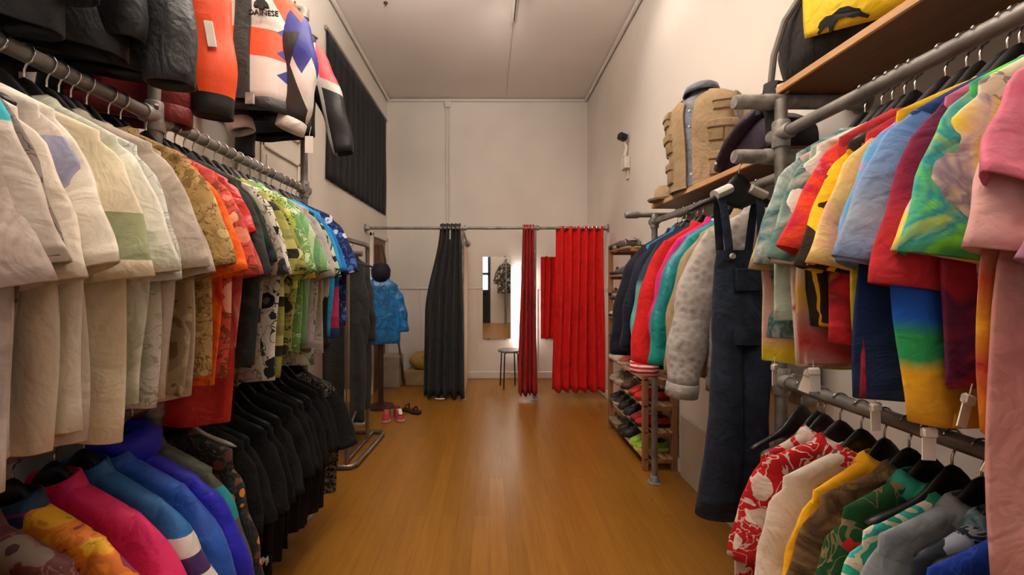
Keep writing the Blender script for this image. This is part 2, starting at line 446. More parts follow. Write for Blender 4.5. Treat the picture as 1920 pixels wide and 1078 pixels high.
# wooden shelves
M_SHELF_SHADED = woodmat('shelf_wood_shaded', '#6e4727', '#835632', 1, .5, 7)  # plank colour darkened below the edge tone to carry the underside's shade
M_EDGE = woodmat('shelf_edge', '#b98a58', '#cfa274', 1, .5, 9)
def shelf(label, x0, x1, y0, y1, z0, z1):
    mb = MB(); mb.box(x0+.012, x1, y0, y1, z0, z1)
    o = mb.build('wooden_shelf', M_SHELF_SHADED, smooth=False); tag(o, label, 'shelf')
    mb = MB(); mb.box(x0, x0+.012, y0, y1, z0, z1, .003); mb.build('front_edge', M_EDGE, o)
    return o
shelf('long brown plank shelf carrying the yellow and black bag, upper right', 1.10, XR, .2, 1.64, 2.163, 2.19)
shelf('brown plank shelf carrying the beige vest torso above the jackets', 1.14, XR, 1.60, 2.86, 1.952, 1.98)

# ------------------------------------------------------------------ ceiling light track, camera, hook
tr = thing('light_track', 'thin white lighting track on the ceiling above the aisle', 'light track', (.24, 2.0, ZC))
mb = MB(); mb.box(-.02, .02, -2.0, 2.14, -.035, 0, .006); mb.build('track_rail', M_TRIM, tr)
mb = MB(); mb.box(.004, .013, -2.0, 2.12, -.038, -.0345); mb.build('slot', M_BLK, tr, smooth=False)
M_LAMPGLOW = None
def emis(name, c, s):
    m = bpy.data.materials.new(name); m.use_nodes = True; nt = m.node_tree; nt.nodes.clear()
    o = nt.nodes.new('ShaderNodeOutputMaterial'); e = nt.nodes.new('ShaderNodeEmission')
    e.inputs[0].default_value = lin(c); e.inputs[1].default_value = s; nt.links.new(e.outputs[0], o.inputs[0]); return m
M_BULB = emis('bulb_glow', '#ffe2bf', 6)
M_FILL_TUBE = emis('fill_tube_glow', '#ffe9cf', 5)
def light(kind, name, loc, energy, color=(1, .85, .68), target=None, size=.1, spot=60, blend=.6, size_y=None):
    l = bpy.data.lights.new(name, kind); l.energy = energy; l.color = color
    if kind == 'AREA':
        l.size = size
        if size_y: l.shape = 'RECTANGLE'; l.size_y = size_y
    elif kind == 'SPOT': l.spot_size = math.radians(spot); l.spot_blend = blend; l.shadow_soft_size = size
    else: l.shadow_soft_size = size
    o = bpy.data.objects.new(name, l); COL.objects.link(o); o.location = loc
    if target is not None: o.rotation_euler = (Vector(target)-Vector(loc)).to_track_quat('-Z', 'Y').to_euler()
    return o
SPOTS = [((.24, 3.45, ZC-.1), (-.25, 5.97, 2.5), 40, 110), ((.24, 3.1, ZC-.1), (1.44, 3.15, 3.0), 28, 85), ((.24, 1.9, ZC-.1), (1.35, 2.0, 1.6), 4.5, 110), ((.24, .8, ZC-.1), (1.2, 1.0, 1.5), 4.5, 110), ((.24, 1.35, ZC-.1), (-1.2, 1.4, 1.7), 4.5, 110),
         ((.24, .2, ZC-.1), (-1.2, .8, 1.5), 3, 110)]
for i, (p, t, e, sa) in enumerate(SPOTS):
    P = Vector(p); D = (Vector(t)-P).normalized()
    h = thing('track_spotlight', 'white spotlight on the ceiling lighting track', 'spotlight', p, 0, 'track spotlights')
    mb = MB(); mb.cyl((0, 0, .07), (0, 0, 0), .01); mb.build('stem', M_TRIM, h)
    mb = MB(); mb.tube([D*-.05, D*-.045, D*.07], [.02, .042, .045], 18, cap=False); mb.build('lamp_head', M_TRIM, h)
    mb = MB(); mb.tube([D*.05, D*.052], .038, 18); mb.build('lamp', M_BULB, h)
    light('SPOT', 'spot_beam', P+D*.09, e, (1, .92, .84), t, .05, sa, .9)
for (ly_, en, dr_, hl, lab) in ((.6, 30, .5, .75, 'above the camera'), (2.0, 34, .8, .5, 'halfway down the room')):  # unseen battens added as fill light, thrown mostly up at the ceiling
  cl = thing('added_fill_lamp', 'white fluorescent batten hanging on two rods below the ceiling '+lab, 'ceiling lamp', (-.35, ly_, ZC-dr_))
  for yy in (-.4, .4):
    mb = MB(); mb.cyl((0, yy, 0), (0, yy, dr_-.001), .006, 8); mb.build('rod', M_TRIM, cl)
  mb = MB(); mb.box(-.06, .06, -hl, hl, -.06, 0, .012); mb.build('housing', M_TRIM, cl)
  mb = MB(); mb.cyl((0, -hl+.03, -.085), (0, hl-.03, -.085), .018); mb.build('tube', M_FILL_TUBE, cl)
  light('AREA', 'fill_downlight', (-.35, ly_, ZC-dr_-.13), en*.22, (1, .93, .86), (-.35, ly_, 0), hl*1.9, size_y=.2).rotation_euler = (0, 0, PI/2)
  light('AREA', 'fill_uplight', (-.35, ly_, ZC-dr_+.02), en*2.2, (1, .93, .86), (-.35, ly_, 9), hl*1.9, size_y=.2).rotation_euler = (PI, 0, PI/2)
hk = MB(); hk.lathe([(.001, 0), (.02, 0), (.02, -.008), (.008, -.012), (.006, -.03), (.001, -.03)], (0, 0, 0), 12)
o = hk.build('ceiling_hook', simple('rusty_metal', '#5b3f33', .6, .4), loc=(-1.0, 3.9, ZC)); tag(o, 'small brown hook screwed into the ceiling, left of centre', 'hook')

# wall camera
cm = thing('security_camera', 'small white wall camera above a junction box on the right wall', 'camera', (XR, 4.2, 2.87))
M_WHT = simple('white_plastic', '#cfc8be', .45)
mb = MB(); mb.box(-.13, -.04, -.035, .035, -.0, .07, .012); c = mb.build('camera_head', M_BLK, cm); c.rotation_euler = (0, .25, .3)
mb = MB(); mb.tube([(-.05, 0, .0), (-.02, 0, -.04), (-.03, .0, -.1), (-.04, 0, -.14)], .018, 10); mb.build('bracket', M_WHT, cm)
mb = MB(); mb.box(-.06, 0, -.065, .065, -.28, -.15, .012); mb.build('junction_box', M_WHT, cm)
mb = MB(); mb.box(-.02, 0, -.03, .03, -.38, -.28, .005); mb.build('cable_duct', M_WHT, cm)
mb = MB(); mb.tube([(-.08, 0, .06), (-.05, 0, .12), (-.004, 0, .1)], .004, 6); mb.build('cable', M_WHT, cm)
# ------------------------------------------------------------------ garments
NZ = -.122          # neck height under the rail centre
def body_mesh(g):
    L_, sh, drop, hw, th, rng, fold, nk = g['L'], g['sh'], g['drop'], g['hw'], g['th'], g['rng'], g['fold'], g['nk']
    nc = 36
    zs = [-.0, -.012, -drop*.35, -drop*.6, -drop*.82, -drop] + [-(drop+(L_-drop)*(i/13)) for i in range(1, 14)]
    p = [rng.uniform(0, 6.3) for _ in range(8)]
    f1 = rng.uniform(16, 22); f2 = rng.uniform(28, 38)
    bend = rng.uniform(-.02, .035); hemw = rng.uniform(.94, 1.04)
    lean = rng.uniform(-.015, .015)
    rings = []
    for z in zs:
        d = -z
        if d < drop:
            t = d/drop; w = lerp(nk, sh, t**.92); t_ = lerp(.028, th*.75, t); s = 0.; gl = 0.
        else:
            s = (d-drop)/(L_-drop); w = lerp(sh, hw*hemw, sm(s*2.2)); w *= 1-.05*sm((s-.5)*2)*g.get('gather', 1); t_ = th*(.75+.35*sm(s*1.5)); gl = sm(s*1.1)
        ring = []
        for k in range(nc):
            a = 2*PI*k/nc; c = math.cos(a); s_ = math.sin(a)
            cr = 'crisp' in g
            x = w*math.copysign(abs(c)**(.9 if cr else .72), c); y = t_*math.copysign(abs(s_)**(1.15 if cr else .8), s_)
            wv = fold*gl*(math.sin(f1*x+p[0]+d*2.2)+.55*math.sin(f2*x+p[1]-d*3))+fold*.5*sm(s*3)*math.sin(9*x+p[2]+7*d)
            side = abs(x)/max(w, .01)
            wv += bend*side*side*gl
            xx = x*(1+.025*math.sin(p[3]+d*9)*gl) + lean*gl
            if s_ < -.2: wv += -.006*gl*math.sin(f2*1.3*x+p[4])
            zz = z + (.008*math.sin(7*x+p[5]) + .004*math.sin(23*x+p[6]))*gl*s
            ring.append((xx, y+wv, zz))
        rings.append(ring)
    # turned hem
    last = rings[-1]; cx = sum(q[0] for q in last)/nc; cy = sum(q[1] for q in last)/nc
    def inset(r, dz, e=.9): return [(lerp(cx, q[0], .985), q[1]+(cy-q[1])*(1-e)*.4, q[2]+dz) for q in r]
    rings.append(inset(last, -.003)); rings.append(inset(last, .03, .8))
    mb = MB(); mb.loft(rings)
    if g.get('z0', None): pass
    g['hemring'] = last
    return mb
def sleeve_mesh(g, side):
    rng = g['rng']; sh, drop = g['sh'], g['drop']
    ln, w0, w1, t0, t1, a0, a1 = g['sl']
    nc, nr = 24, (12 if ln < .4 else 18)
    fold = g['fold']*.6
    p = [rng.uniform(0, 6.3) for _ in range(6)]
    swing = rng.uniform(-.03, .03); a0 = a0+rng.uniform(-4, 4); a1 = a1+rng.uniform(-5, 5)
    x, z = sh-g.get('sin', .072), -drop-.036
    if side == g.get('wall', 0):        # squeezed against the wall, the sleeve hangs down along the body
        a0 = max(a0, 78); a1 = max(a1, 91); x -= .025; w0 *= .85; w1 *= .8
    rings = []; y_ = 0
    for i in range(nr+1):
        s = i/nr; a = math.radians(lerp(a0, a1, s**.8))
        if i: x += math.cos(a)*ln/nr; z -= math.sin(a)*ln/nr
        w = lerp(w0, w1, s) ; t = lerp(t0, t1, s)
        if ln > .4: w += .006*math.sin(s*17+p[4]) ; t += .004*math.sin(s*21+p[5])
        w *= lerp(.72, 1, sm(s*4)); t *= lerp(.45, 1, sm(s*3.2))
        nx, nz = math.sin(a), math.cos(a)
        ring = []
        for k in range(nc):
            b_ = 2*PI*k/nc; c = math.cos(b_); s_ = math.sin(b_)
            q = w*math.copysign(abs(c)**(1. if 'crisp' in g else .8), c)
            y = t*math.copysign(abs(s_)**g.get('crisp', .85), s_) + fold*s*(math.sin(26*q+p[0]+s*2)+.5*math.sin(44*q+p[1])) + swing*s*s + .004*math.sin(s*14+p[2]+q*20)
            ring.append((side*(x+nx*q), y, z+nz*q))
        rings.append(ring)
    last = rings[-1]; cxm = sum(q[0] for q in last)/nc; cym = sum(q[1] for q in last)/nc; czm = sum(q[2] for q in last)/nc
    a = math.radians(a1)
    up = (-side*math.cos(a), math.sin(a))
    def ins(e, d): return [(lerp(cxm, q[0], e)+up[0]*d, lerp(cym, q[1], e*.9), lerp(czm, q[2], e)+up[1]*d) for q in last]
    rings.append(ins(.97, -.002)); rings.append(ins(.9, .03))
    g['cuff%d' % side] = last
    mb = MB(); mb.loft(rings); return mb
def hemband(ring, h, out=.004, dirn=(0, 0, -1)):
    nc = len(ring); c = Vector((sum(q[0] for q in ring)/nc, sum(q[1] for q in ring)/nc, sum(q[2] for q in ring)/nc))
    D = Vector(dirn); rr = []
    for (o, d) in ((-.002, -.006), (out, -.002), (out, h*.5), (out*.8, h), (-.006, h+.002), (-.01, h*.5)):
        r = []
        for q in ring:
            v = Vector(q)-c; n = v.normalized() if v.length else v
            r.append(Vector(q)+n*o+D*d)
        rr.append(r)
    return rr
def collar_mesh(kind, nk, rng):
    mb = MB(); nc = 24
    def ring(r, z, ty=.03, tip=0.):
        out = []
        for k in range(nc):
            a = 2*PI*k/nc; f = max(0, -math.sin(a))     # front is -y
            out.append((r*math.cos(a), ty*math.sin(a), z - tip*f*f - .02*f))
        return out
    if kind == 'crew':
        mb.loft([ring(nk+.014, -.018, .034), ring(nk+.006, -.004, .034), ring(nk-.002, .004, .032), ring(nk-.010, .0, .026), ring(nk-.008, -.02, .024)])
    elif kind == 'shirt':
        mb.loft([ring(nk+.0, -.015, .03), ring(nk-.010, .010, .032), ring(nk-.012, .018, .033), ring(nk+.004, .010, .040, .012), ring(nk+.026, -.020, .050, .036), ring(nk+.018, -.020, .044, .034), ring(nk+.0, .002, .036)])
    elif kind == 'stand':
        mb.loft([ring(nk+.02, -.022, .042), ring(nk+.004, .004, .042), ring(nk-.010, .030, .040), ring(nk-.018, .032, .034), ring(nk-.016, -.01, .032)])
    elif kind == 'hood':
        mb.loft([ring(nk+.01, -.03, .04), ring(nk+.035, .01, .06), ring(nk+.03, .06, .075), ring(nk-.01, .085, .06), ring(nk-.035, .075, .035), ring(nk-.03, .0, .03)])
    return mb
HOOK = BODY_H = None
def hanger_meshes():
    mb = MB()
    pts = [(0, 0, -.085), (0, 0, -.05)]
    r = PR+.0045
    a0 = -.42*PI
    pts += [(r*math.sin(0)+.0, 0, -.04), (r*math.cos(a0), 0, r*math.sin(a0))]
    pts += [(r*math.cos(a0+t*(1.28*PI)/10), 0, r*math.sin(a0+t*(1.28*PI)/10)) for t in range(1, 11)]
    mb.tube(pts, .0026, 8)
    hook = mb.mesh('hook', M_CHROME)
    mb = MB()
    xs = [i/12 for i in range(-12, 13)]
    P = [(.2*x, .010*abs(x)**2, -.126-.078*abs(x)**1.2) for x in xs]
    # a broad rounded shoulder section
    rings = []
    for i, p in enumerate(P):
        ax = abs(xs[i]); hgt = .010+.062*math.exp(-(ax/.3)**2); t = lerp(.008, .011, ax)
        if ax > .97: hgt *= .5; t *= .6
        rings.append([(p[0], p[1]+t*math.cos(2*PI*k/10), p[2]+hgt*math.sin(2*PI*k/10)) for k in range(10)])
    mb.loft(rings, cap=True)
    body = mb.mesh('hanger_body', M_BLK)
    return hook, body
HOOK, BODY_H = hanger_meshes()
def hanger(loc, rz, label, group, rail, mat=None):
    h = thing('clothes_hanger', label, 'hanger', loc, rz, group)
    for nm, me in (('hook', HOOK), ('hanger_body', BODY_H)):
        m2 = me
        if mat and nm == 'hanger_body': m2 = me.copy(); m2.materials.clear(); m2.materials.append(mat)
        o = bpy.data.objects.new(nm, m2); COL.objects.link(o); o.parent = h
    return h
TYPES = {   # L, half shoulder, drop, half hem, thickness, neck, sleeve(len,w0,w1,t0,t1,a0,a1), collar, name, category
 'shirt':  dict(L=.76, sh=.222, drop=.08, hw=.298, th=.028, nk=.066, crisp=1.35, sl=(.33, .092, .112, .022, .040, 60, 79), collar='shirt', name='short_sleeved_shirt', cat='shirt'),
 'tee':    dict(L=.72, sh=.215, drop=.075, hw=.285, th=.026, nk=.072, crisp=1.35, sl=(.29, .092, .108, .020, .036, 60, 78), collar='crew', name='t_shirt', cat='t-shirt'),
 'jacket': dict(L=.70, sh=.22, drop=.085, hw=.262, th=.05, nk=.07, sl=(.60, .098, .062, .044, .044, 52, 84), collar='stand', name='jacket', cat='jacket'),
 'long':   dict(L=.72, sh=.215, drop=.075, hw=.25, th=.032, nk=.07, sl=(.58, .09, .055, .028, .03, 55, 85), collar='shirt', name='long_sleeved_shirt', cat='shirt'),
}
SHINE = .45
def garment(loc, rz, typ, label, body, sleeve=None, group=None, cuff=None, waist=None, bodymat=None, sleevemat=None, tagz=None, rough=.85, yscale=1., collar=None, collar_c=None, name=None, cat=None, nohang=False, **kw):
    g = dict(TYPES[typ]); g.update(kw); seed = random.Random(label).randint(0, 10**6); g['rng'] = random.Random(seed)
    g.setdefault('fold', .009)
    q_ = g['rng']; nz = NZ
    if 'wall' in g and typ != 'jacket' or kw.get('jit'):
        nz += q_.uniform(-.014, .012); g['nk'] *= q_.uniform(.85, 1.1); g['drop'] *= q_.uniform(.85, 1.06); g['sh'] *= q_.uniform(.97, 1.03)
    root = thing(name or g['name'], label, cat or g['cat'], loc, rz, group)
    bm_ = cloth(body, rough, seed % 97); sm_ = cloth(sleeve, rough, seed % 97) if sleeve else bm_
    pts = []
    if bodymat: bm_ = bodymat
    if sleevemat: sm_ = sleevemat
    b = body_mesh(g).build('body', bm_, root, angle=None); pts.append(b)
    for side in (-1, 1): pts.append(sleeve_mesh(g, side).build('sleeve', sm_, root, angle=None))
    ck = collar or g['collar']
    if ck: pts.append(collar_mesh(ck, g['nk'], g['rng']).build('collar', cloth(collar_c, rough) if collar_c else bm_, root, angle=None))
    if cuff:
        for side in (-1, 1):
            a = math.radians(g['sl'][6]); mb = MB(); mb.loft(hemband(g['cuff%d' % side], .055, .004, (side*math.cos(a), 0, -math.sin(a))))
            c = mb.build('cuff', cloth(cuff, rough), root, angle=None); pts.append(c)
    if typ == 'jacket' and (waist or cuff):
        mb = MB(); mb.loft(hemband(g['hemring'], g.get('wh', .055), .003)); pts.append(mb.build('waistband', cloth(waist or cuff, rough), root, angle=None))
    if tagz is not None:      # paper price tag on a thread at the hem, on the side x = tagz sign
        hr = g['hemring']; q = max(hr, key=lambda q: q[0]*tagz)
        mb = MB(); x, y, z = q[0]-tagz*.03, q[1], q[2]; tl = g['rng'].uniform(-.4, .4)
        mb.box(-.012, .012, -.001, .001, -.052, -.0); mb.box(-.014, .014, -.005, .005, -.010, .010, .004)
        mb.cyl((0, 0, .005), (0, 0, .03), .001, 5)
        t = mb.build('price_tag', M_TAG, root, smooth=False); t['label'] = 'white paper price tag'; t.location = (x, y-.01, z-.02+nz); t.rotation_euler = (0, tl, g['rng'].uniform(-.8, .8))
    for o in pts: o.location = (0, 0, nz)
    root['_g'] = 0; del root['_g']
    return root, g
def hang(rail, x, y, z, rz, typ, desc, body, sleeve=None, short=None, group=None, hang_=True, loc_txt='', **kw):
    kw.setdefault('wall', -1 if rail == 'L' else 1)
    label = desc+', '+loc_txt
    r, g = garment((x, y, z), rz, typ, label, body, sleeve, group=group, **kw)
    if hang_: hanger((x, y, z), rz, 'black hanger under the '+(short or desc)+', '+loc_txt, 'hangers on the '+loc_txt, rail)
    return r, g
P = lambda c: ('plain', c)
MX = lambda cs, s=6, sharp=False: ('mix', cs, s, sharp)
FLR = lambda bg, fl, leaf, s=14: ('floral', bg, fl, leaf, s)
BD = lambda st, sharp=False, wob=.06, xs=0: ('bands', st, sharp, wob, xs)

# ---------------------------------------------------------------- upper left rail (sleeve edge pixel -> distance along the rail)
LT = 'upper left rail'
def ly(px, xx=.80): return xx*F/(CX-px)
UL = [
 (-330, 'shirt', 'cream shirt with tan hem nearest the camera', MX(['d8cbb8', 'e6dccb', 'c9b398'], 5), None, {}),
 (-130, 'shirt', 'off-white shirt with faint pink flowers', FLR('dccfc4', ['cdb9b0', 'e6ddd2'], 'cbbcae', 16), None, {}),
 (14, 'shirt', 'pinkish beige shirt with a pale leaf print', MX(['c2b2a8', 'ccbfb6', 'b6a8a0', 'bfb3ac'], 8), None, dict(L=.78, drop=.10)),
 (88, 'shirt', 'white shirt with a turquoise shoulder patch', ('patch', ['d8d0c6', 'c9beb2', 'b9ab9f'], 12, '3fb4c4', .07, .33, -.15, -.03), ('patch', ['d8d0c6', 'c9beb2', 'b9ab9f'], 12, '3fb4c4', .0, .30, -.15, -.02), dict(drop=.06, sh=.24)),
 (122, 'shirt', 'grey-brown shirt printed with circles', FLR('7c6f69', ['c7b9ad', 'a89a90', '5b514d'], '4f4743', 11), None, {}),
 (146, 'shirt', 'plain cream linen shirt', MX(['d9cdbc', 'e2d8c8'], 4), None, {}),
 (172, 'tee', 'grey tee with a lavender sleeve panel', MX(['c9beb4', 'd6ccc2'], 5), ('patch', ['cbbfb6', 'd3c8be'], 5, 'a2a4c0', -1, 1, -.45, -.13), dict(L=.76)),
 (205, 'shirt', 'ivory shirt with stitched seams', MX(['dcd2bf', 'e6dfcf', 'cfc5b0'], 6), None, {}),
 (262, 'shirt', 'cream shirt with a square sage patch', MX(['e3d6bb', 'dccfb2', 'e8dfc9'], 5), ('patch', ['e4d8bd', 'dfd3b6', 'c9c7a6'], 4, '9aa07a', .23, .37, -.37, -.26), dict(L=.79)),
 (300, 'shirt', 'pale shirt printed with faint green leaves', MX(['dcdccb', 'e2dfd0', 'bfc5ae', 'e0dccb'], 9), None, {}),
 (330, 'shirt', 'light grey shirt with sketched foliage', FLR('cfcfc5', ['e0ddd2', 'b9bdae'], 'a9aca0', 11), None, {}),
 (346, 'shirt', 'taupe shirt with a soft collar', MX(['b3a597', 'bfb1a3', 'a69889'], 5), None, {}),
 (362, 'shirt', 'greige shirt hanging flat', MX(['a99b8b', 'c2b4a3'], 5), None, {}),
 (383, 'shirt', 'tan and brown camouflage shirt', MX(['7d6547', 'a58f6c', 'b9a684', '8d7856'], 9, True), None, {}),
 (412, 'shirt', 'golden brown shirt with a carved vine print', FLR('b2935f', ['8a6c40', 'c8ae7c', '6e5534'], '7d6038', 18), None, dict(L=.72)),
 (428, 'shirt', 'bright orange shirt with red flames', MX(['c22c1c', 'f0601c', 'ff7a24', 'd8401c'], 9), None, {}),
 (462, 'shirt', 'coral pink shirt with a hibiscus print', FLR('d45a50', ['e59a80', 'f0b59a', 'a83a40'], '8a5038', 9), None, {}),
 (478, 'shirt', 'orange and rose shirt behind the coral one', MX(['d86848', 'c04050', 'e09a70'], 8), None, dict(L=.66)),
 (500, 'shirt', 'dark slate green shirt', MX(['3c4340', '2e3533', '4a4f48'], 6), None, dict(L=.74)),
 (512, 'tee', 'bottle green tee with a faint print', MX(['2c3a30', '24302a', '3a4438'], 7), None, {}),
 (524, 'shirt', 'grey-brown shirt with a dark palm tree', ('floral', '9d9082', ['2b2c2c', '3a3a38', '55504a'], '6a6258', 7), None, dict(L=.80)),
 (538, 'shirt', 'white shirt with black palm fronds', FLR('cfc9bb', ['20211f', '2e302c', '6b6a62'], '3a3b36', 10), None, dict(L=.82)),
 (552, 'shirt', 'yellow-green shirt with black bands', ('stripe', ['a6a458', '9b9c52', '2e2f22', 'b3b06a', '8f9150'], 5, 2), None, dict(L=.82)),
 (564, 'shirt', 'olive yellow shirt with a geometric print', FLR('8f8c48', ['c8c68a', '2f3020', '6b6d38'], '33351f', 13), None, {}),
 (574, 'shirt', 'lime shirt with orange blossoms', FLR('a2b14a', ['d8862e', 'c8d070', '5c7a30'], '4a6a2c', 15), None, {}),
 (585, 'shirt', 'leaf green shirt with white ferns', FLR('6d9a58', ['cfdcb8', '8fb878', '3f6a3a'], 'c8d8b0', 11), None, {}),
 (596, 'shirt', 'mint green shirt with pale stripes', ('stripe', ['7fae72', 'bcd0a4', '6a9a68'], 14, 0), None, {}),
 (604, 'shirt', 'pale grey-green shirt with ink sketches', FLR('a9ab9a', ['60645a', 'c6c8b8', '4a4e48'], '55584f', 12), None, dict(L=.84)),
 (611, 'shirt', 'lilac grey shirt with fine print', MX(['8d8890', 'a5a0a4', '7a7880'], 12), None, {}),
 (619, 'shirt', 'silver grey shirt with long tails', MX(['98928c', 'aba49c', '87827e'], 6), None, dict(L=.80)),
 (628, 'shirt', 'black and white swirl-print shirt', ('stripe', ['202424', 'b9bfa8', '2c3434', '8f9a88'], 16, 1), ('mix', ['1c2020', 'b8bfa6', '23282a', '9aa48c', '16191c', 'b0b8a0'], 7, True), {}),
 (640, 'tee', 'bright sky blue tee', MX(['1f8fc8', '2aa2da', '1a7cb4'], 5), None, {}),
 (648, 'tee', 'cobalt blue tee with pink lower panel', BD([(0, '1a6ab8'), (.42, '1a5a9a'), (.46, 'c23a66'), (.62, 'a52a50'), (.68, '163a72')], True, .05), P('1c72be'), dict(L=.74)),
 (655, 'shirt', 'navy shirt with white ink splashes', FLR('16204a', ['c8d0e0', '3a62a8', '0e1430'], '3a5a9a', 14), None, dict(L=.70)),
 (661, 'tee', 'dark navy tee at the far end', MX(['10142a', '181c36'], 6), None, dict(L=.66)),
]
def yaw(rng, a=7): return math.radians(rng.uniform(-a, a))
for px, typ, desc, bsp, ssp, kw in UL:
    rg = random.Random(desc)
    kw = dict(kw); kw.setdefault('L', .745)
    sl = kw.get('sl')
    hang('L', LX, ly(px), LZ1, yaw(rg), typ, desc, bsp, ssp, group='shirts on the upper left rail', loc_txt=LT, **kw)
hanger((LX, ly(488), LZ1), .2, 'empty black hanger beside the coral hibiscus shirt, upper left rail', 'hangers on the upper left rail', 'L')
# long red garment showing below the coral shirt
garment((LX, ly(486), LZ1), .05, 'tee', 'long glossy red plastic raincoat behind the coral hibiscus shirt', MX(['b3201a', 'd0301f', 'a81818'], 4), group=None, rough=.35, L=.92, hw=.24, sl=(.2, .09, .09, .024, .03, 55, 70), name='raincoat', cat='raincoat')
hanger((LX, ly(486), LZ1), .05, 'black hanger under the glossy red raincoat, upper left rail', 'hangers on the upper left rail', 'L')

# ---------------------------------------------------------------- lower left rail
LB = 'lower left rail'
def ly2(px, xx=.90): return xx*F/(CX-px)
LL = [
 (-90, 'jacket', 'orange and red windbreaker nearest the camera', MX(['e0482a', 'd83a4a', 'f07030'], 6), None, dict(cuff=P('402040'))),
 (50, 'jacket', 'yellow and orange print jacket with magenta collar', FLR('e89018', ['f0b428', 'c8501c', '7a8a20'], '8a3a20', 8), None, dict(collar_c=BD([(-.05, '2a5a78'), (.0, 'a01a78')], True, 0))),
 (132, 'jacket', 'maroon brown jacket with grey swirls', FLR('5a2424', ['7a6a5c', '6a2c2a', '3c1616'], '7d5548', 9), None, {}),
 (205, 'jacket', 'orange, yellow and purple print jacket', MX(['8a2060', 'a0a028', 'f0b020', 'e8861a', 'd8701c', '8a2a50', '7a1a60'], 9, True), None, dict(collar_c=BD([(-.05, '1c3c5c'), (-.01, '8a1a70'), (.01, '2a2a60')], True, 0))),
 (268, 'jacket', 'hot pink jacket with black diamonds', BD([(0, 'd81c60'), (.30, 'cc1a58'), (.36, '1c1414'), (.46, 'd81c60'), (.56, '1c1414')], True, .01, .5), BD([(0, 'd81c60'), (.33, '181212'), (.43, 'd81c60'), (.50, '181212')], True, .01, .15), {}),
 (312, 'jacket', 'teal blue jacket with white and purple bands', BD([(0, '1a5a94'), (.26, '185088'), (.34, '16223a')], True, .0), BD([(0, '1c64a0'), (.17, 'd6cec4'), (.22, '3a1a58'), (.27, 'd6cec4'), (.32, '14161e')], True, 0), {}),
 (348, 'jacket', 'medium blue jacket', MX(['1a4aa8', '1c54b4', '163e92'], 4), None, {}),
 (372, 'jacket', 'deep royal blue hooded jacket', MX(['1414a0', '1818b8', '101080'], 4), None, dict(collar='hood')),
 (396, 'jacket', 'grey-green jacket with a teal shoulder patch', MX(['444638', '4c4e40', '3a3c30'], 4), ('patch', ['46483a', '4a4c3e'], 4, '148a90', -.33, .33, -.25, -.14), dict(sl=(.60, .092, .058, .044, .04, 60, 89))),
 (440, 'long', 'black floral blouse with orange shoulder flowers', FLR('141412', ['8a5a48', '5c2c24', '2c4a40'], '6a4a38', 15), FLR('15181a', ['d88a28', '7a4a38', 'b0623a'], '3a4a44', 18), dict(L=.70, fold=.008, hw=.235, sin=.085, sl=(.58, .085, .055, .028, .03, 66, 86))),
]
for px, typ, desc, bsp, ssp, kw in LL:
    rg = random.Random(desc); kw = dict(kw); kw.setdefault('L', .68); kw.setdefault('sin', .062)
    hang('L', LX, ly2(px), LZ2, yaw(rg, 5), typ, desc, bsp, ssp, group='jackets on the lower left rail', loc_txt=LB, rough=kw.pop('rough', .6), **kw)
ORD = ['first', 'second', 'third', 'fourth', 'fifth', 'sixth', 'seventh', 'eighth', 'ninth', 'tenth', 'eleventh', 'twelfth']
BY = [1.49, 1.565, 1.64, 1.715, 1.79, 1.865, 1.94, 2.015, 2.09, 2.165, 2.235]
for i, y in enumerate(BY):
    rg = random.Random(i)
    c = [['121110', '171615'], ['15120f', '1b1815'], ['0f0f10', '161617']][i % 3]
    r, g = hang('L', LX, y, LZ2, yaw(rg, 5), 'tee', 'plain black tee, %s counting back from the floral blouse' % ORD[i], MX(c, 5), None, short='%s black tee' % ORD[i], group='black tees on the lower left rail', loc_txt=LB, L=.70, hw=.235 if i > 2 else .19, gather=2 if i != 3 else .2, sl=(.30, .09, .096, .02, .032, 66, 82))
    if i == 3: VOM = (r, g)
r, g = hang('L', LX, 2.36, LZ2, .08, 'shirt', 'black shirt with white floral piping, farthest of the black row', FLR('131211', ['8a857c', '5a554e', '2c2a28'], 'a8a298', 26), P('141312'), short='black shirt with white piping', group='black tees on the lower left rail', loc_txt=LB, L=.70, hw=.235)
hanger((LX, 1.46, LZ2), .15, 'white plastic hanger between the floral blouse and the black tees', 'hangers on the lower left rail', 'L', simple('white_hanger', '#b9b4ad', .4))

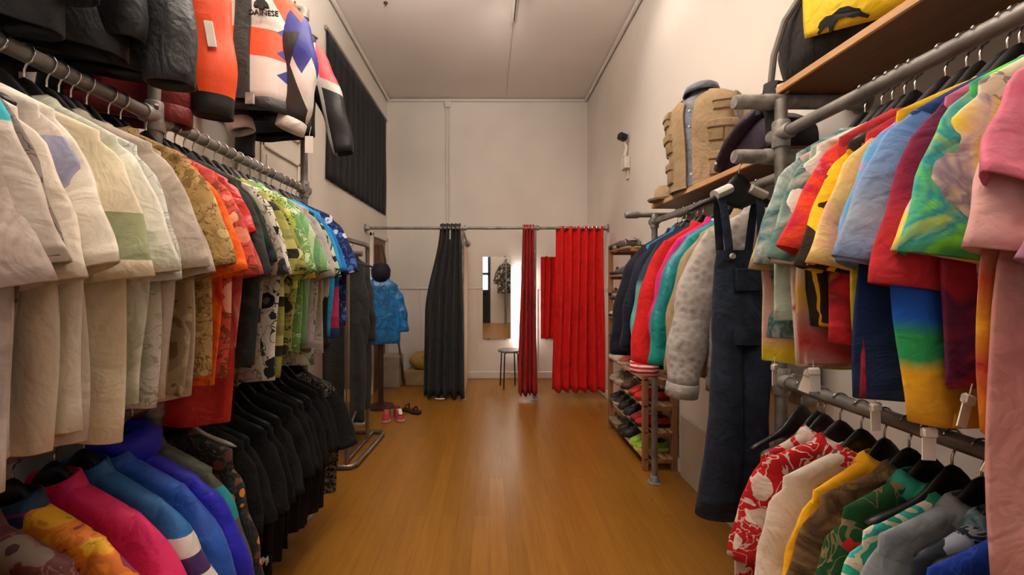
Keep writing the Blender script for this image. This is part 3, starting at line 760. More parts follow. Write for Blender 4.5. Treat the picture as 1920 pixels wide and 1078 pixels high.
# ---------------------------------------------------------------- upper right rail
RT = 'upper right rail'
def ry(px, xx=.775): return xx*F/(px-CX)
UR = [
 (2080, 'tee', 'peach tee nearest the camera', MX(['d8a894', 'e0b8a4'], 4), MX(['d8b096', 'e0c0a8'], 4), dict(L=.72)),
 (1945, 'tee', 'lilac and rose tie-dye tee', MX(['b07aa0', 'd0a0c0', 'c86a80', 'b890b8'], 6), None, {}),
 (1852, 'tee', 'large pale pink tee', MX(['c88a84', 'd29690', 'c07e7a'], 3), MX(['d8aaa4', 'd29f99', 'deb4ae'], 3), dict(L=.92, hw=.295, sl=(.30, .105, .115, .028, .04, 60, 78))),
 (1795, 'tee', 'pink tee with a hot pink sleeve', BD([(0, 'd88a98'), (.38, 'c07868'), (.42, 'c04a34'), (.50, 'e0a020'), (.56, 'b83c30'), (.66, 'e09018')], False, .02), MX(['c85878', 'd8909c'], 4), dict(L=.66, tag=1, hw=.31, sl=(.23, .1, .112, .02, .034, 47, 64))),
 (1740, 'tee', 'cream, yellow and grey floral tee', FLR('d8ccb0', ['8a8078', 'e8c838', '5a5058'], '9a9080', 8), MX(['dcd0ac', 'e8d048', 'd8c8b4', '8a8090', 'e0d0a8'], 6), dict(L=.54, hw=.25)),
 (1706, 'tee', 'lime green and teal tie-dye tee', MX(['2c9a6a', '5ad030', '2a8a88', 'a8d83a'], 5), MX(['38b060', '74d838', '2a98a0', 'b8d838'], 5), dict(L=.54, hw=.24)),
 (1678, 'tee', 'dark red sleeved tee with blue and green body', BD([(.2, 'b85a78'), (.38, 'c86a9a'), (.43, '2058c0'), (.50, '1e60c8'), (.53, '2c9a58'), (.58, '2c9a58'), (.61, 'e8b020'), (.68, 'e0a828')], False, .05), BD([(.1, '5a2040'), (.24, '8a1c3a'), (.36, 'c02c34')], False, .1), dict(L=.70, sl=(.36, .105, .118, .028, .04, 62, 80), tag=1)),
 (1694, 'tee', 'crimson and violet dip-dyed tee', MX(['8a1c28', 'a02838', '5a2048', 'b03040'], 5), None, dict(L=.64, tag=1, sh=.15, hw=.27, sl=(.10, .08, .08, .018, .022, 62, 80))),
 (1618, 'tee', 'light denim blue tee fading to grey', BD([(.2, '1c3a70'), (.4, '18346a'), (.6, '1a2c50')], False, .1), BD([(.05, '5a88c8'), (.2, '7a98c0'), (.3, '98a0b0'), (.38, '8098c0')], False, .04), dict(L=.68, sl=(.32, .105, .112, .028, .04, 60, 76))),
 (1602, 'tee', 'royal blue tie-dye tee', BD([(.3, 'c8a018'), (.5, 'a8a020'), (.62, '4a9a38'), (.7, '3c9a50')], False, .08), MX(['1450c0', '1a68d8', '2a86d8'], 6), dict(L=.64)),
 (1566, 'tee', 'pastel lilac tee with sky blue patches', MX(['8a2038', 'b02c40', '5a1c30', 'c04858'], 5), MX(['b088b0', 'a890c0', '58a8d0', '8898c8', 'b898b8'], 6), dict(L=.68, tag=1, sl=(.33, .1, .11, .028, .04, 56, 72))),
 (1548, 'tee', 'peach and lemon pastel tee', MX(['b81c28', 'd02c30', '8a1828', 'e0a020'], 5), MX(['e0988a', 'e8c878', 'e8b070'], 5), dict(L=.58)),
 (1520, 'tee', 'yellow tee with bold black swirls', MX(['c89010', '2a2014', 'd8a818'], 6, True), MX(['e8b818', 'f0c020', '2c2414', 'e8b010'], 7, True), dict(L=.54)),
 (1480, 'tee', 'red and orange tie-dye tee', BD([(.2, 'b02c30'), (.38, 'c8b0a0'), (.46, 'd0a830'), (.54, 'b88070'), (.62, 'b03030'), (.68, 'c89a90')], False, .12), MX(['d83030', 'e84a28', 'c82040', 'e8a098'], 6), dict(L=.64, tag=1, sl=(.30, .1, .105, .028, .04, 56, 72))),
 (1466, 'tee', 'white tee with blue lettering on the sleeve', MX(['c8b8a8', 'd8c8b8', 'a85a48'], 8), MX(['d8d4c8', 'ccd0c8'], 5), dict(L=.66, tag=1)),
 (1450, 'tee', 'sage and dark teal tee', MX(['9aa898', 'a8b4a4', '88988c'], 5), MX(['8aa89c', '4a7870', 'c0c8b8'], 5), dict(L=.54)),
 (1436, 'tee', 'beige tee with rust blotches and yellow hem', BD([(.3, 'c8a898'), (.40, 'b87a68'), (.48, 'c8a090'), (.58, 'd0a898'), (.62, 'd8b828'), (.69, 'b8c040')], False, .14), MX(['b8a880', 'a89868', 'c8b890'], 5), dict(L=.66, tag=1)),
 (1414, 'tee', 'white and dark teal cloud-dye tee', MX(['2a5860', 'b0bcb4', '38686c', 'c8ccc0'], 6), MX(['2c5a62', '3c7078', 'b8c4bc', '28525c'], 7), dict(L=.60)),
]
for px, typ, desc, bsp, ssp, kw in UR:
    rg = random.Random(desc); kw = dict(kw); tg = kw.pop('tag', None)
    kw.setdefault('L', .66); kw.setdefault('sl', (.31, .094, .112, .022, .038, 62, 80)); kw.setdefault('hw', .30)
    hang('R', RX, ry(px), RZ1, yaw(rg, 8), typ, desc, bsp, ssp, group='tees on the upper right rail', loc_txt=RT, tagz=(-1 if tg else None), **kw)

# ---------------------------------------------------------------- jackets on the far right rail
RM = 'far right rail'
def fy(px, xx=.87): return xx*F/(px-CX)
JS = (.62, .098, .062, .044, .04, 56, 86)
FR = [
 (1292, 'jacket', 'silver grey quilted jacket with gathered cuffs', ('quilt', '#8a847d', '#b0a9a1'), None, dict(cuff=MX(['a09890', '88817a'], 8), L=.72, sl=(.66, .11, .07, .05, .05, 58, 82))),
 (1274, 'jacket', 'plain khaki beige jacket', MX(['a08a68', '94805e', 'ac9674'], 4), None, dict(L=.74)),
 (1252, 'jacket', 'teal green windbreaker', MX(['0a7a76', '0c8a84', '086a70'], 4), BD([(.05, '0c8a90'), (.4, '0a7a80'), (.7, '0c9080')], False, .05), dict(rough=.5)),
 (1246, 'long', 'white and blue floral print blouse', FLR('2858a8', ['a8c0d8', '3a86c8', '18306a'], '7aa0d0', 14), None, dict(L=.62)),
 (1233, 'jacket', 'bright pink jacket', MX(['d02878', 'c02068', 'd83888'], 4), None, dict(L=.60, sl=(.5, .095, .06, .04, .04, 56, 84))),
 (1213, 'jacket', 'red varsity jacket with striped white cuffs', MX(['c01414', 'cc1a18', 'b01010'], 4), None, dict(cuff=('stripe', ['c01414', 'd8c8c0'], 45, 2), L=.76, sl=(.66, .11, .075, .05, .05, 58, 85))),
 (1205, 'jacket', 'navy jacket with a light teal lining', MX(['1a2438', '202c40'], 4), BD([(.0, '1c2638'), (.3, '28364a'), (.34, '5aa09a'), (.7, '58a8a0')], False, .04), {}),
 (1190, 'jacket', 'midnight blue jacket', MX(['151a2c', '1a2034'], 4), None, dict(L=.78)),
 (1178, 'jacket', 'black-navy coat at the far end', MX(['121420', '181a28', '0e1018'], 4), None, dict(L=.84, sl=(.68, .105, .075, .05, .05, 58, 85), th=.06)),
 (1184, 'jacket', 'turquoise blue fleece with dark collar', MX(['1470a8', '1a80b8'], 4), P('14161e'), dict(L=.6, sl=(.45, .09, .06, .04, .04, 60, 86))),
]
for px, typ, desc, bsp, ssp, kw in FR:
    rg = random.Random(desc); kw = dict(kw); kw.setdefault('L', .70); kw.setdefault('sl', JS); kw.setdefault('hw', .235); kw.setdefault('sin', .062)
    rr = kw.pop('rough', .75)
    hang('F', FX, fy(px), FZ, yaw(rg, 6), typ, desc, bsp, ssp, group='jackets on the far right rail', loc_txt=RM, rough=rr, **kw)

# ---------------------------------------------------------------- lower right rail
RB = 'lower right rail'
def ry2(px, xx=.86): return xx*F/(px-CX)
LR = [
 (1408, 'shirt', 'red shirt with large cream flowers, leftmost', FLR('b01418', ['d8c8b4', 'c8b0a0', 'a81418'], 'c8a898', 10), None, dict(L=.80)),
 (1432, 'shirt', 'red shirt with white hibiscus outlines', FLR('b8161a', ['e0d0c0', 'd0b8a8', 'b01418'], 'd8c0b0', 8), None, {}),
 (1463, 'shirt', 'plain off-white shirt', MX(['cabaa8', 'd4c6b4'], 4), None, dict(collar_c=FLR('b8161a', ['e0d0c0', 'c8b0a0'], 'd8c0b0', 16))),
 (1497, 'shirt', 'bright yellow shirt', MX(['e8a010', 'f0b018', 'e09808'], 4), None, {}),
 (1533, 'shirt', 'brown shirt with a gold scrollwork edge', MX(['5a4028', '7a5c3a', '4c3622', '8a7040'], 8), None, {}),
 (1562, 'shirt', 'dark green shirt with red flowers', FLR('1c4a24', ['c01c1c', '3a8a3c', '146030'], '7a6a48', 9), None, dict(collar_c=P('2c9a88'))),
 (1596, 'shirt', 'turquoise and cream leaf-print shirt', MX(['2c9a80', 'c8c0a0', '3ab0a8', 'd8d0b8', '2a9a70', 'b0a888'], 8, True), None, dict(collar_c=P('1e8a62'))),
 (1640, 'shirt', 'plain cool grey shirt', MX(['7c8084', '888c90', '70747a'], 4), None, {}),
 (1678, 'shirt', 'charcoal shirt with white brush strokes', FLR('2a3038', ['4a5058', 'a8b0b8', '14181c'], '8a929a', 10), None, dict(collar_c=MX(['8ab0b8', '2a3440'], 20))),
 (1732, 'shirt', 'royal blue shirt with white hibiscus flowers', FLR('1c3c98', ['d0d4dc', 'b0b8d0', '14246a'], '2c50b0', 9), None, {}),
 (1790, 'shirt', 'navy blue shirt with pale streaks', MX(['16264e', '1e3870', '101a38', '284a8a'], 6), None, {}),
 (1850, 'shirt', 'black shirt with a muted grey print', FLR('0e0e10', ['3a3840', '26242a', '5a565c'], '2c2a30', 10), None, {}),
 (1960, 'shirt', 'black shirt with white feather print, nearest', FLR('0c0c0e', ['6a666c', '2a282c', '1a181c'], '4a464c', 9), None, {}),
]
for px, typ, desc, bsp, ssp, kw in LR:
    rg = random.Random(desc); kw = dict(kw)
    kw.setdefault('sl', (.30, .09, .108, .022, .036, 66, 80)); kw.setdefault('fold', .006); kw.setdefault('th', .024)
    hang('R', RX, ry2(px), RZ2, yaw(rg, 7), typ, desc, bsp, ssp, group='shirts on the lower right rail', loc_txt=RB, **kw)
for i, y in enumerate((1.36, 1.43)):
    hanger((RX, y, RZ2), .1+.1*i, 'empty black hanger %s, left end of the lower right rail' % ['beside the red flowered shirt', 'nearest the post'][i], 'hangers on the lower right rail', 'R')

# a second rack of clothes by the shop door, seen in the mirror
bk = thing('pipe_clothes_rail', 'short pipe rack of printed clothes by the shop door, seen in the mirror', 'clothes rail', (.52, -1.25, 0))
for y in (-.5, .5): pipe(bk, 'post', (0, y, .012), (0, y, 2.1)); flange(bk, (0, y, 0))
pipe(bk, 'hanging_rail', (0, -.5, 2.1), (0, .5, 2.1))
for i, (dsc, sp) in enumerate((('black and white floral jacket', FLR('141414', ['c8c0b4', '8a8278', '2a2826'], 'a89c8c', 9)), ('white printed shirt', FLR('b8b0a4', ['2a2624', '6a5a50', 'd0c8bc'], '4a4440', 10)), ('orange and black patterned jacket', FLR('2a1c14', ['c8641c', 'd8a030', '1a1412'], '8a5a30', 9)))):
    garment((.52, -1.05-.16*i, 2.1), .1*i, 'long', dsc+' on the rack by the door, seen in the mirror', sp, group='clothes on the rack by the shop door', L=.95 if i != 1 else .8)
# ------------------------------------------------------------------ jackets on the upper left jacket rail
def racing_body():
    m, nt, b = newmat('racing_leather_body')
    v, raw = coords(nt); sx = N(nt, 'ShaderNodeSeparateXYZ'); nt.links.new(raw, sx.inputs[0])
    x, z = sx.outputs[0], math_(nt, 'MULTIPLY', sx.outputs[2], -1.0)
    zig = math_(nt, 'PINGPONG', math_(nt, 'MULTIPLY', x, 1.0), .045)
    base = ramp(nt, math_(nt, 'ADD', z, math_(nt, 'MULTIPLY', math_(nt, 'ABSOLUTE', x), -.12)), [(0, 'd9cfc6'), (.245, 'f04a14'), (.39, 'd9cfc6')], True)
    # orange yoke on the shoulder
    yoke = math_(nt, 'GREATER_THAN', math_(nt, 'SUBTRACT', math_(nt, 'ABSOLUTE', x), math_(nt, 'MULTIPLY', z, .55)), .072)
    c = mixc(nt, yoke, base, 'f04a14')
    star = math_(nt, 'MULTIPLY', math_(nt, 'GREATER_THAN', math_(nt, 'ADD', x, math_(nt, 'PINGPONG', math_(nt, 'MULTIPLY', z, 1.3), .07)), .225), math_(nt, 'MULTIPLY', math_(nt, 'GREATER_THAN', z, .2), math_(nt, 'LESS_THAN', z, .52)))
    c = mixc(nt, star, c, '2b2f86')
    bl2 = math_(nt, 'MULTIPLY', math_(nt, 'LESS_THAN', x, -.05), math_(nt, 'LESS_THAN', z, .1))
    c = mixc(nt, bl2, c, '2b2f86')
    nt.links.new(c, b.inputs['Base Color']); b.inputs['Roughness'].default_value = .5
    bump(nt, b, noise(nt, v, 14, 4, 1.0), .25, .01)
    return m
def racing_sleeve(kind):
    m, nt, b = newmat('racing_leather_sleeve')
    v, raw = coords(nt); sx = N(nt, 'ShaderNodeSeparateXYZ'); nt.links.new(raw, sx.inputs[0])
    x, y, z = math_(nt, 'ABSOLUTE', sx.outputs[0]), sx.outputs[1], math_(nt, 'MULTIPLY', sx.outputs[2], -1.0)
    if kind == 'blue':
        d = math_(nt, 'ADD', z, math_(nt, 'PINGPONG', math_(nt, 'MULTIPLY', math_(nt, 'ADD', x, y), 1.6), .09))
        c = ramp(nt, d, [(0, 'f04a14'), (.20, '2b2f86'), (.46, 'd9cfc6')], True)
        s1 = math_(nt, 'LESS_THAN', math_(nt, 'ADD', x, math_(nt, 'MULTIPLY', math_(nt, 'PINGPONG', z, .21), -.35)), .212)
        s1 = math_(nt, 'MULTIPLY', s1, math_(nt, 'GREATER_THAN', z, .26))
        c = mixc(nt, s1, c, '241f1d')
    elif kind == 'orange':
        c = ramp(nt, z, [(0, 'f4501a'), (.80, '141212')], True)
        s1 = math_(nt, 'LESS_THAN', x, math_(nt, 'ADD', .055, math_(nt, 'MULTIPLY', z, .22)))
        s1 = math_(nt, 'MULTIPLY', s1, math_(nt, 'GREATER_THAN', z, .5))
        c = mixc(nt, s1, c, '121111')
    else:
        d = math_(nt, 'ADD', z, math_(nt, 'MULTIPLY', x, -.3))
        c = ramp(nt, d, [(0, 'c9323a'), (.26, 'b8b2a8'), (.31, '141313')], True)
        s1 = math_(nt, 'LESS_THAN', math_(nt, 'ABSOLUTE', math_(nt, 'SUBTRACT', x, math_(nt, 'ADD', .185, math_(nt, 'MULTIPLY', z, .17)))), .010)
        c = mixc(nt, s1, c, 'b8b4ac')
    nt.links.new(c, b.inputs['Base Color']); b.inputs['Roughness'].default_value = .5
    bump(nt, b, noise(nt, v, 14, 4, 1.0), .25, .01)
    return m
def text_mesh(txt, size, ext):
    cu = bpy.data.curves.new('t', 'FONT'); cu.body = txt; cu.size = size; cu.extrude = ext; cu.align_x = 'CENTER'
    o = bpy.data.objects.new('t', cu); COL.objects.link(o)
    bpy.context.view_layer.update()
    me = bpy.data.meshes.new_from_object(o.evaluated_get(bpy.context.evaluated_depsgraph_get()))
    bpy.data.objects.remove(o); return me
def letters(name, txt, size, mat, parent, loc, rot, ext=.0015):
    me = text_mesh(txt, size, ext); me.materials.clear(); me.materials.append(mat)
    o = bpy.data.objects.new(name, me); COL.objects.link(o); o.parent = parent; o.location = loc; o.rotation_euler = rot
    return o
JR = 'hung high on the left'
WY = 2.05
wj, wg = garment((LJX-.015, WY, LJZ+.01), math.radians(6), 'jacket', 'white racing jacket with orange band, blue stars and black zip, '+JR, P('d9cfc6'), bodymat=racing_body(), sleevemat=racing_sleeve('blue'),
    cuff=P('cfc6bc'), waist=P('141417'), rough=.5, wh=.06, L=.60, sh=.225, drop=.09, hw=.23, th=.07, fold=.003, wall=-1, sl=(.57, .10, .068, .065, .05, 50, 106), collar='stand', collar_c=P('26282e'), name='racing_jacket', cat='jacket')
zp = MB(); n = 12
rows = []
for i in range(n+1):
    z = -.0-.62*i/n; s = max(0, (-z-.09)/.51); t = .07*(.75+.35*sm(s*1.5))+.012 if -z > .09 else lerp(.034, .064, -z/.09)
    rows.append([(-.036, -t+.02, z), (-.034, -t-.004, z), (0, -t-.008, z), (.034, -t-.004, z), (.036, -t+.02, z)])
zp.loft(rows, closed=False)
zp.build('zip_placket', cloth(P('1a1715'), .6), wj, loc=(0, 0, NZ))
mb = MB(); mb.prism([(-.035, -.02), (-.012, -.02), (-.012, -.03), (.012, -.03), (.012, -.02), (.035, -.02), (.03, .0), (.0, .03), (-.03, .0)], 1, -.004, .012)
lg = mb.build('chest_emblem', simple('print_black', '#100f0f', .6), wj, smooth=False, loc=(.092, -.082, NZ-.145))
letters('chest_lettering', 'DAINESE', .036, simple('print_black', '#100f0f', .6), wj, (.105, -.088, NZ-.21), (PI/2, 0, 0), .004)
mb = MB(); mb.box(-.022, .022, -.012, .0, -.03, .03, .006); mb.build('belt_buckle', M_FIT, wj, loc=(.045, -.088, NZ-.62))
mb = MB(); mb.box(-.02, .02, -.0015, .0015, -.085, 0); mb.cyl((0, 0, 0), (.01, 0, .05), .0012, 5)
t = mb.build('price_tag', M_TAG, wj, smooth=False, loc=(.30, -.03, NZ-.77)); t['label'] = 'white paper price tag'
hanger((LJX-.015, WY, LJZ+.01), math.radians(6), 'black hanger under the white racing jacket high on the left', 'hangers high on the left', 'L')
garment((LJX-.02, 2.33, LJZ), math.radians(4), 'jacket', 'black racing jacket with red shoulder and white piping, behind the white one', P('151414'), sleevemat=racing_sleeve('red'), rough=.5, L=.66, sh=.215, drop=.09, th=.07, hw=.22, fold=.004, wall=-1, sl=(.66, .09, .06, .055, .045, 58, 84), name='racing_jacket', cat='jacket')
hanger((LJX, 2.33, LJZ), .1, 'black hanger under the red-shouldered racing jacket high on the left', 'hangers high on the left', 'L')
oj, og = garment((LJX-.06, 1.40, LJZ-.02), math.radians(18), 'jacket', 'bright orange jacket with black lower sleeves and dark red hem, '+JR, BD([(0, 'ee4a18'), (.68, '151213'), (.72, '7c1414')], True, .02), sleevemat=racing_sleeve('orange'), rough=.55, L=.86, sh=.215, drop=.09, th=.06, hw=.21, fold=.008, wall=-1, sl=(.76, .10, .068, .055, .045, 64, 91), waist=P('7c1414'), collar='stand', name='jacket', cat='jacket')
mb = MB(); mb.box(-.014, .014, -.002, .002, -.045, .045, .004); o = mb.build('sleeve_label', M_TAG, oj, smooth=False, loc=(.27, -.056, NZ-.60)); o.rotation_euler = (0, -.15, .2); o['label'] = 'white label on the orange sleeve'
hanger((LJX-.06, 1.40, LJZ), math.radians(18), 'black hanger under the bright orange jacket high on the left', 'hangers high on the left', 'L')
for (y, desc, cs, kw) in ((1.175, 'black padded jacket beside the orange jacket', ['131314', '1b1b1d'], dict(L=.86, sl=(.80, .085, .065, .05, .045, 74, 91))),
                          (1.07, 'black jacket with a small grey badge', ['17181b', '202124'], dict(L=.86)),
                          (.92, 'dark charcoal jacket with shiny creases', ['1c1e22', '2c2f34'], dict(L=.90)),
                          (.76, 'black jacket nearest the camera', ['101113', '1a1b1d'], dict(L=.88))):
    kw.setdefault('sl', (.70, .09, .065, .055, .045, 70, 90))
    r, g = garment((LJX-.03, y, LJZ), math.radians(9), 'jacket', desc+', '+JR, MX(cs, 5), rough=.5, sh=.22, drop=.09, th=.06, hw=.23, fold=.014, group='black jackets high on the left', wall=-1, **kw)
    hanger((LJX-.03, y, LJZ), math.radians(9), 'black hanger under the '+desc+', '+JR, 'hangers high on the left', 'L')
    if 'badge' in desc:
        mb = MB(); mb.box(-.025, .025, -.003, .003, -.02, .02, .004); o = mb.build('badge', simple('grey_badge', '#8a8a86', .6), r, smooth=False, loc=(.27, -.058, NZ-.58)); o.rotation_euler = (0, .3, .3); o['label'] = 'small grey badge'
# lettering on the hem of a black tee
letters('hem_lettering', 'VOM', .036, simple('print_white', '#c9c4bc', .7), VOM[0], (.19, -.056, NZ-.63), (PI/2, -.1, .2), .012)

# ------------------------------------------------------------------ denim dungarees on the bracket stub
M_DENIM = cloth(MX(['18202e', '222c3c', '141a26', '26303f'], 5), .9)
dg = thing('denim_dungarees', 'long dark denim dungarees hanging from the pipe stub between jackets and tees', 'dungarees', (.975, 1.585, 1.925), math.radians(4))
def loftz(prof, nc=24, seed=1, f=.006):
    rg = random.Random(seed); p = [rg.uniform(0, 6) for _ in range(4)]; rings = []
    for (z, cx, w, t, cy) in prof:
        rings.append([(cx+w*math.copysign(abs(math.cos(2*PI*k/nc))**.8, math.cos(2*PI*k/nc)), cy+t*math.sin(2*PI*k/nc)+f*math.sin(30*w*math.cos(2*PI*k/nc)+p[0]+z*5)+f*math.sin(z*11+p[1]), z) for k in range(nc)])
    mb = MB(); mb.loft(rings); return mb
loftz([(-.36, 0, .088, .03, 0), (-.42, 0, .094, .034, 0), (-.56, 0, .10, .045, 0), (-.66, 0, .105, .055, 0), (-.72, 0, .105, .055, 0)], 28, 4).build('bib_and_waist', M_DENIM, dg, angle=None)
for sd in (-1, 1):
    loftz([(-.66, sd*.045, .055, .05, 0), (-.8, sd*.05, .058, .052, -.004), (-1.0, sd*.05-.012, .062, .05, -.01), (-1.15, sd*.055-.02, .068, .05, -.012), (-1.3, sd*.058-.03, .074, .05, -.012), (-1.385, sd*.06-.036, .078, .05, -.012), (-1.382, sd*.06-.036, .07, .044, -.012), (-1.34, sd*.06-.036, .068, .042, -.012)], 24, 6+sd).build('leg', M_DENIM, dg, angle=None)
    mb = MB(); mb.tube([(sd*.06, -.03, -.40), (sd*.065, -.034, -.34), (sd*.075, -.02, -.2), (sd*.08, 0, -.13), (sd*.075, .02, -.2), (sd*.055, .03, -.4)], .017, 8, r2=.004); mb.build('strap', M_DENIM, dg)
    mb = MB(); mb.lathe([(.001, .006), (.01, .006), (.012, 0)], (0, 0, 0), 12); b = mb.build('button', simple('pale_button', '#b8b0a4', .4, .4), dg, loc=(sd*.06, -.048, -.385)); b.rotation_euler = (PI/2, 0, 0)
mb = MB(); mb.box(-.05, .05, -.052, -.04, -.52, -.43, .006); mb.build('bib_pocket', M_DENIM, dg)
hanger((.975, 1.585, 1.925), math.radians(4), 'black hanger with white pads holding the denim dungarees', 'hangers on the pipe stub', 'F')
hh = [o for o in bpy.data.objects if o.get('label') == 'black hanger with white pads holding the denim dungarees'][0]
for sd in (-1, 1):
    hcl = MB(); hcl.tube([(sd*.04, 0, -.118), (sd*.10, 0, -.145)], .028, 10, r2=.02); hcl.build('foam_pad', simple('foam_white', '#c6c0b8', .8), hh)

# ------------------------------------------------------------------ vest on a torso form
tv = thing('torso_form', 'shirt torso form in grey-blue denim standing on the lower wooden shelf', 'mannequin', (1.245, 2.38, 1.98), math.radians(-60))
M_SHIRT = cloth(MX(['6c7078', '7c8088', '60646c', '888a8e'], 6), .85)
def ell(w, t, z, n=36, cy=0.): return [(w*math.copysign(abs(math.cos(2*PI*k/n))**.85, math.cos(2*PI*k/n)), cy+t*math.sin(2*PI*k/n), z) for k in range(n)]
mb = MB(); mb.loft([ell(.17, .10, 0), ell(.172, .102, .02), ell(.175, .105, .2), ell(.19, .115, .36), ell(.195, .112, .44), ell(.185, .098, .49), ell(.14, .08, .525), ell(.085, .065, .548), ell(.06, .058, .56)], cap=True)
mb.build('torso', M_SHIRT, tv, angle=None)
mb = MB(); mb.loft([ell(.064, .06, .54), ell(.06, .058, .60), ell(.063, .06, .615), ell(.085, .085, .60), ell(.10, .10, .555), ell(.09, .09, .56)]); mb.build('collar', M_SHIRT, tv, angle=None)
for i in range(5):
    mb = MB(); mb.lathe([(.001, .004), (.006, .004), (.007, 0)], (0, 0, 0), 10); b = mb.build('button', simple('pearl_button', '#d2ccc4', .3), tv, loc=(.0, -.100-.004*(i > 1)-.012*(i > 2), .08+i*.09)); b.rotation_euler = (PI/2, 0, 0); b['label'] = 'small white button'
fv = thing('fishing_vest', 'sand beige utility vest with many pockets on the torso form', 'vest', (1.245, 2.38, 1.98), math.radians(-60))
M_VEST = cloth(MX(['967f60', 'a18969', '8b7556'], 5), .85)
def vsurf(phi, h, off=.02):
    # phi measured from the front (-y), positive to +x; h = height
    prof = [(0, .178, .108), (.2, .183, .113), (.36, .199, .124), (.44, .203, .12), (.49, .19, .104), (.525, .148, .086), (.548, .095, .072)]
    for (h0, w0, t0), (h1, w1, t1) in zip(prof[:-1], prof[1:]):
        if h <= h1: break
    t = (h-h0)/(h1-h0); w, tt = lerp(w0, w1, t)+off, lerp(t0, t1, t)+off
    return Vector((w*math.copysign(abs(math.sin(phi))**.85, math.sin(phi)), -tt*math.copysign(abs(math.cos(phi)), math.cos(phi)), h))
hs = [0, .015, .1, .2, .28, .36, .42, .46, .49, .51, .53, .545]
for sd, nm in ((-1, 'front_panel'), (1, 'front_panel')):
    rows = []
    for h in hs:
        g0 = .07+.05*sm((h-.25)*4); g0 = g0 if h < .5 else lerp(g0, 1.0, (h-.5)/.06)
        g1 = PI/2+.25
        pts = [vsurf(sd*lerp(g0, g1, k/14), h, .012) for k in range(15)] + [vsurf(sd*lerp(g1, g0, k/14), h, .004) for k in range(15)]
        rows.append(pts)
    mb = MB(); mb.loft(rows, cap=True); mb.build(nm, M_VEST, fv, angle=.9)
rows = []
for h in hs[:-1]:
    pts = [vsurf(lerp(PI/2+.2, 3*PI/2-.2, k/14), h, .012) for k in range(15)]+[vsurf(lerp(3*PI/2-.2, PI/2+.2, k/14), h, .004) for k in range(15)]
    rows.append(pts)
mb = MB(); mb.loft(rows, cap=True); mb.build('back_panel', M_VEST, fv, angle=.9)
def pocket(name, sd, phi0, phi1, h0, h1, flap=True):
    def slab(a0, a1, b0, b1, o0, o1):
        rows = []
        for h in (b0, b0+.004, (b0+b1)/2, b1-.004, b1):
            e = 1 if b0 < h < b1 else .85
            n = 7
            rows.append([vsurf(sd*lerp(a0, a1, k/(n-1)), h, o0+(o1-o0)*e) for k in range(n)]+[vsurf(sd*lerp(a1, a0, k/(n-1)), h, o0) for k in range(n)])
        mb = MB(); mb.loft(rows, cap=True); return mb
    p_ = slab(phi0, phi1, h0, h1, .010, .024).build('pocket', M_VEST, fv, angle=.6)
    if flap: slab(phi0-.03, phi1+.03, h1-.035, h1+.006, .012, .033).build('pocket_flap', M_VEST, p_, angle=.6)
for sd in (-1, 1):
    pocket('p', sd, .62, 1.18, .40, .475)
    pocket('p', sd, .52, .92, .235, .335); pocket('p', sd, .98, 1.38, .225, .335)
    pocket('p', sd, .55, 1.30, .05, .165)
    # armhole: denim side showing through a bound oval opening
    c = vsurf(sd*(PI/2+.02), .40, .012)
    mb = MB(); pts = []
    for k in range(24):
        a = 2*PI*k/24; pts.append(vsurf(sd*(PI/2+.05+.36*math.cos(a)), .415+.085*math.sin(a), .016))
    mb.tube(pts, .007, 8, closed=True); mb.build('armhole_binding', M_VEST, fv)
    mb = MB(); o_ = [c]+[vsurf(sd*(PI/2+.05+.36*math.cos(2*PI*k/24)), .415+.085*math.sin(2*PI*k/24), .0145) for k in range(24)]
    mb.add(o_, [(0, 1+k, 1+(k+1) % 24) for k in range(24)]); x = mb.build('armhole', M_SHIRT, fv); x['label'] = 'grey-blue armhole opening'
# shirt tail and a sand coloured cap at the far end of the shelf
hat = MB(); hat.loft([ell(.13, .10, .0, 24), ell(.135, .11, .012, 24), ell(.085, .08, .02, 24), ell(.08, .075, .07, 24), ell(.06, .055, .10, 24), ell(.01, .01, .105, 24)], cap=True)
o = hat.build('bucket_hat', M_VEST, loc=(1.20, 2.74, 1.981)); tag(o, 'crumpled beige cloth hat lying at the far end of the lower shelf', 'hat'); o.rotation_euler = (.0, 0, .4)

# ------------------------------------------------------------------ purple jacket lying on the lower shelf
def blob(rings_fn, n, m, seed, amp, cap=True):
    rg = random.Random(seed); p = [rg.uniform(0, 6) for _ in range(6)]; rings = []
    for i in range(n+1):
        r = rings_fn(i/n); out = []
        for k, q in enumerate(r):
            x, y, z = q
            out.append((x+amp*math.sin(22*y+15*z+p[0]), y+amp*math.sin(19*z+17*x+p[1]), z+amp*.6*math.sin(25*y+21*x+p[2])))
        rings.append(out)
    mb = MB(); mb.loft(rings, cap=cap); return mb
M_PURP = cloth(MX(['1c1020', '281630', '140c18'], 5), .6)
pj = thing('folded_jacket', 'dark purple jacket with white snap buttons folded on the lower shelf', 'jacket', (1.25, 1.84, 1.98))
def r1(t):
    y = lerp(-.18, .17, t); hgt = .21*math.sin(PI*(.12+.8*(1-t)*.9))**.6; w = .105
    return [(w*math.copysign(abs(math.cos(a))**.6, math.cos(a)), y, max(.003, hgt*.5+hgt*.5*math.copysign(abs(math.sin(a))**.7, math.sin(a)))) for a in [2*PI*k/20 for k in range(20)]]
blob(r1, 14, 20, 3, .006).build('body', M_PURP, pj, angle=None)
mb = MB(); mb.tube([(-.07, -.10, .2), (-.10, -.02, .16), (-.108, .06, .11), (-.10, .14, .06), (-.085, .19, .03)], [.05, .052, .048, .044, .04], 16, r2=.03); mb.build('sleeve', M_PURP, pj, angle=None)
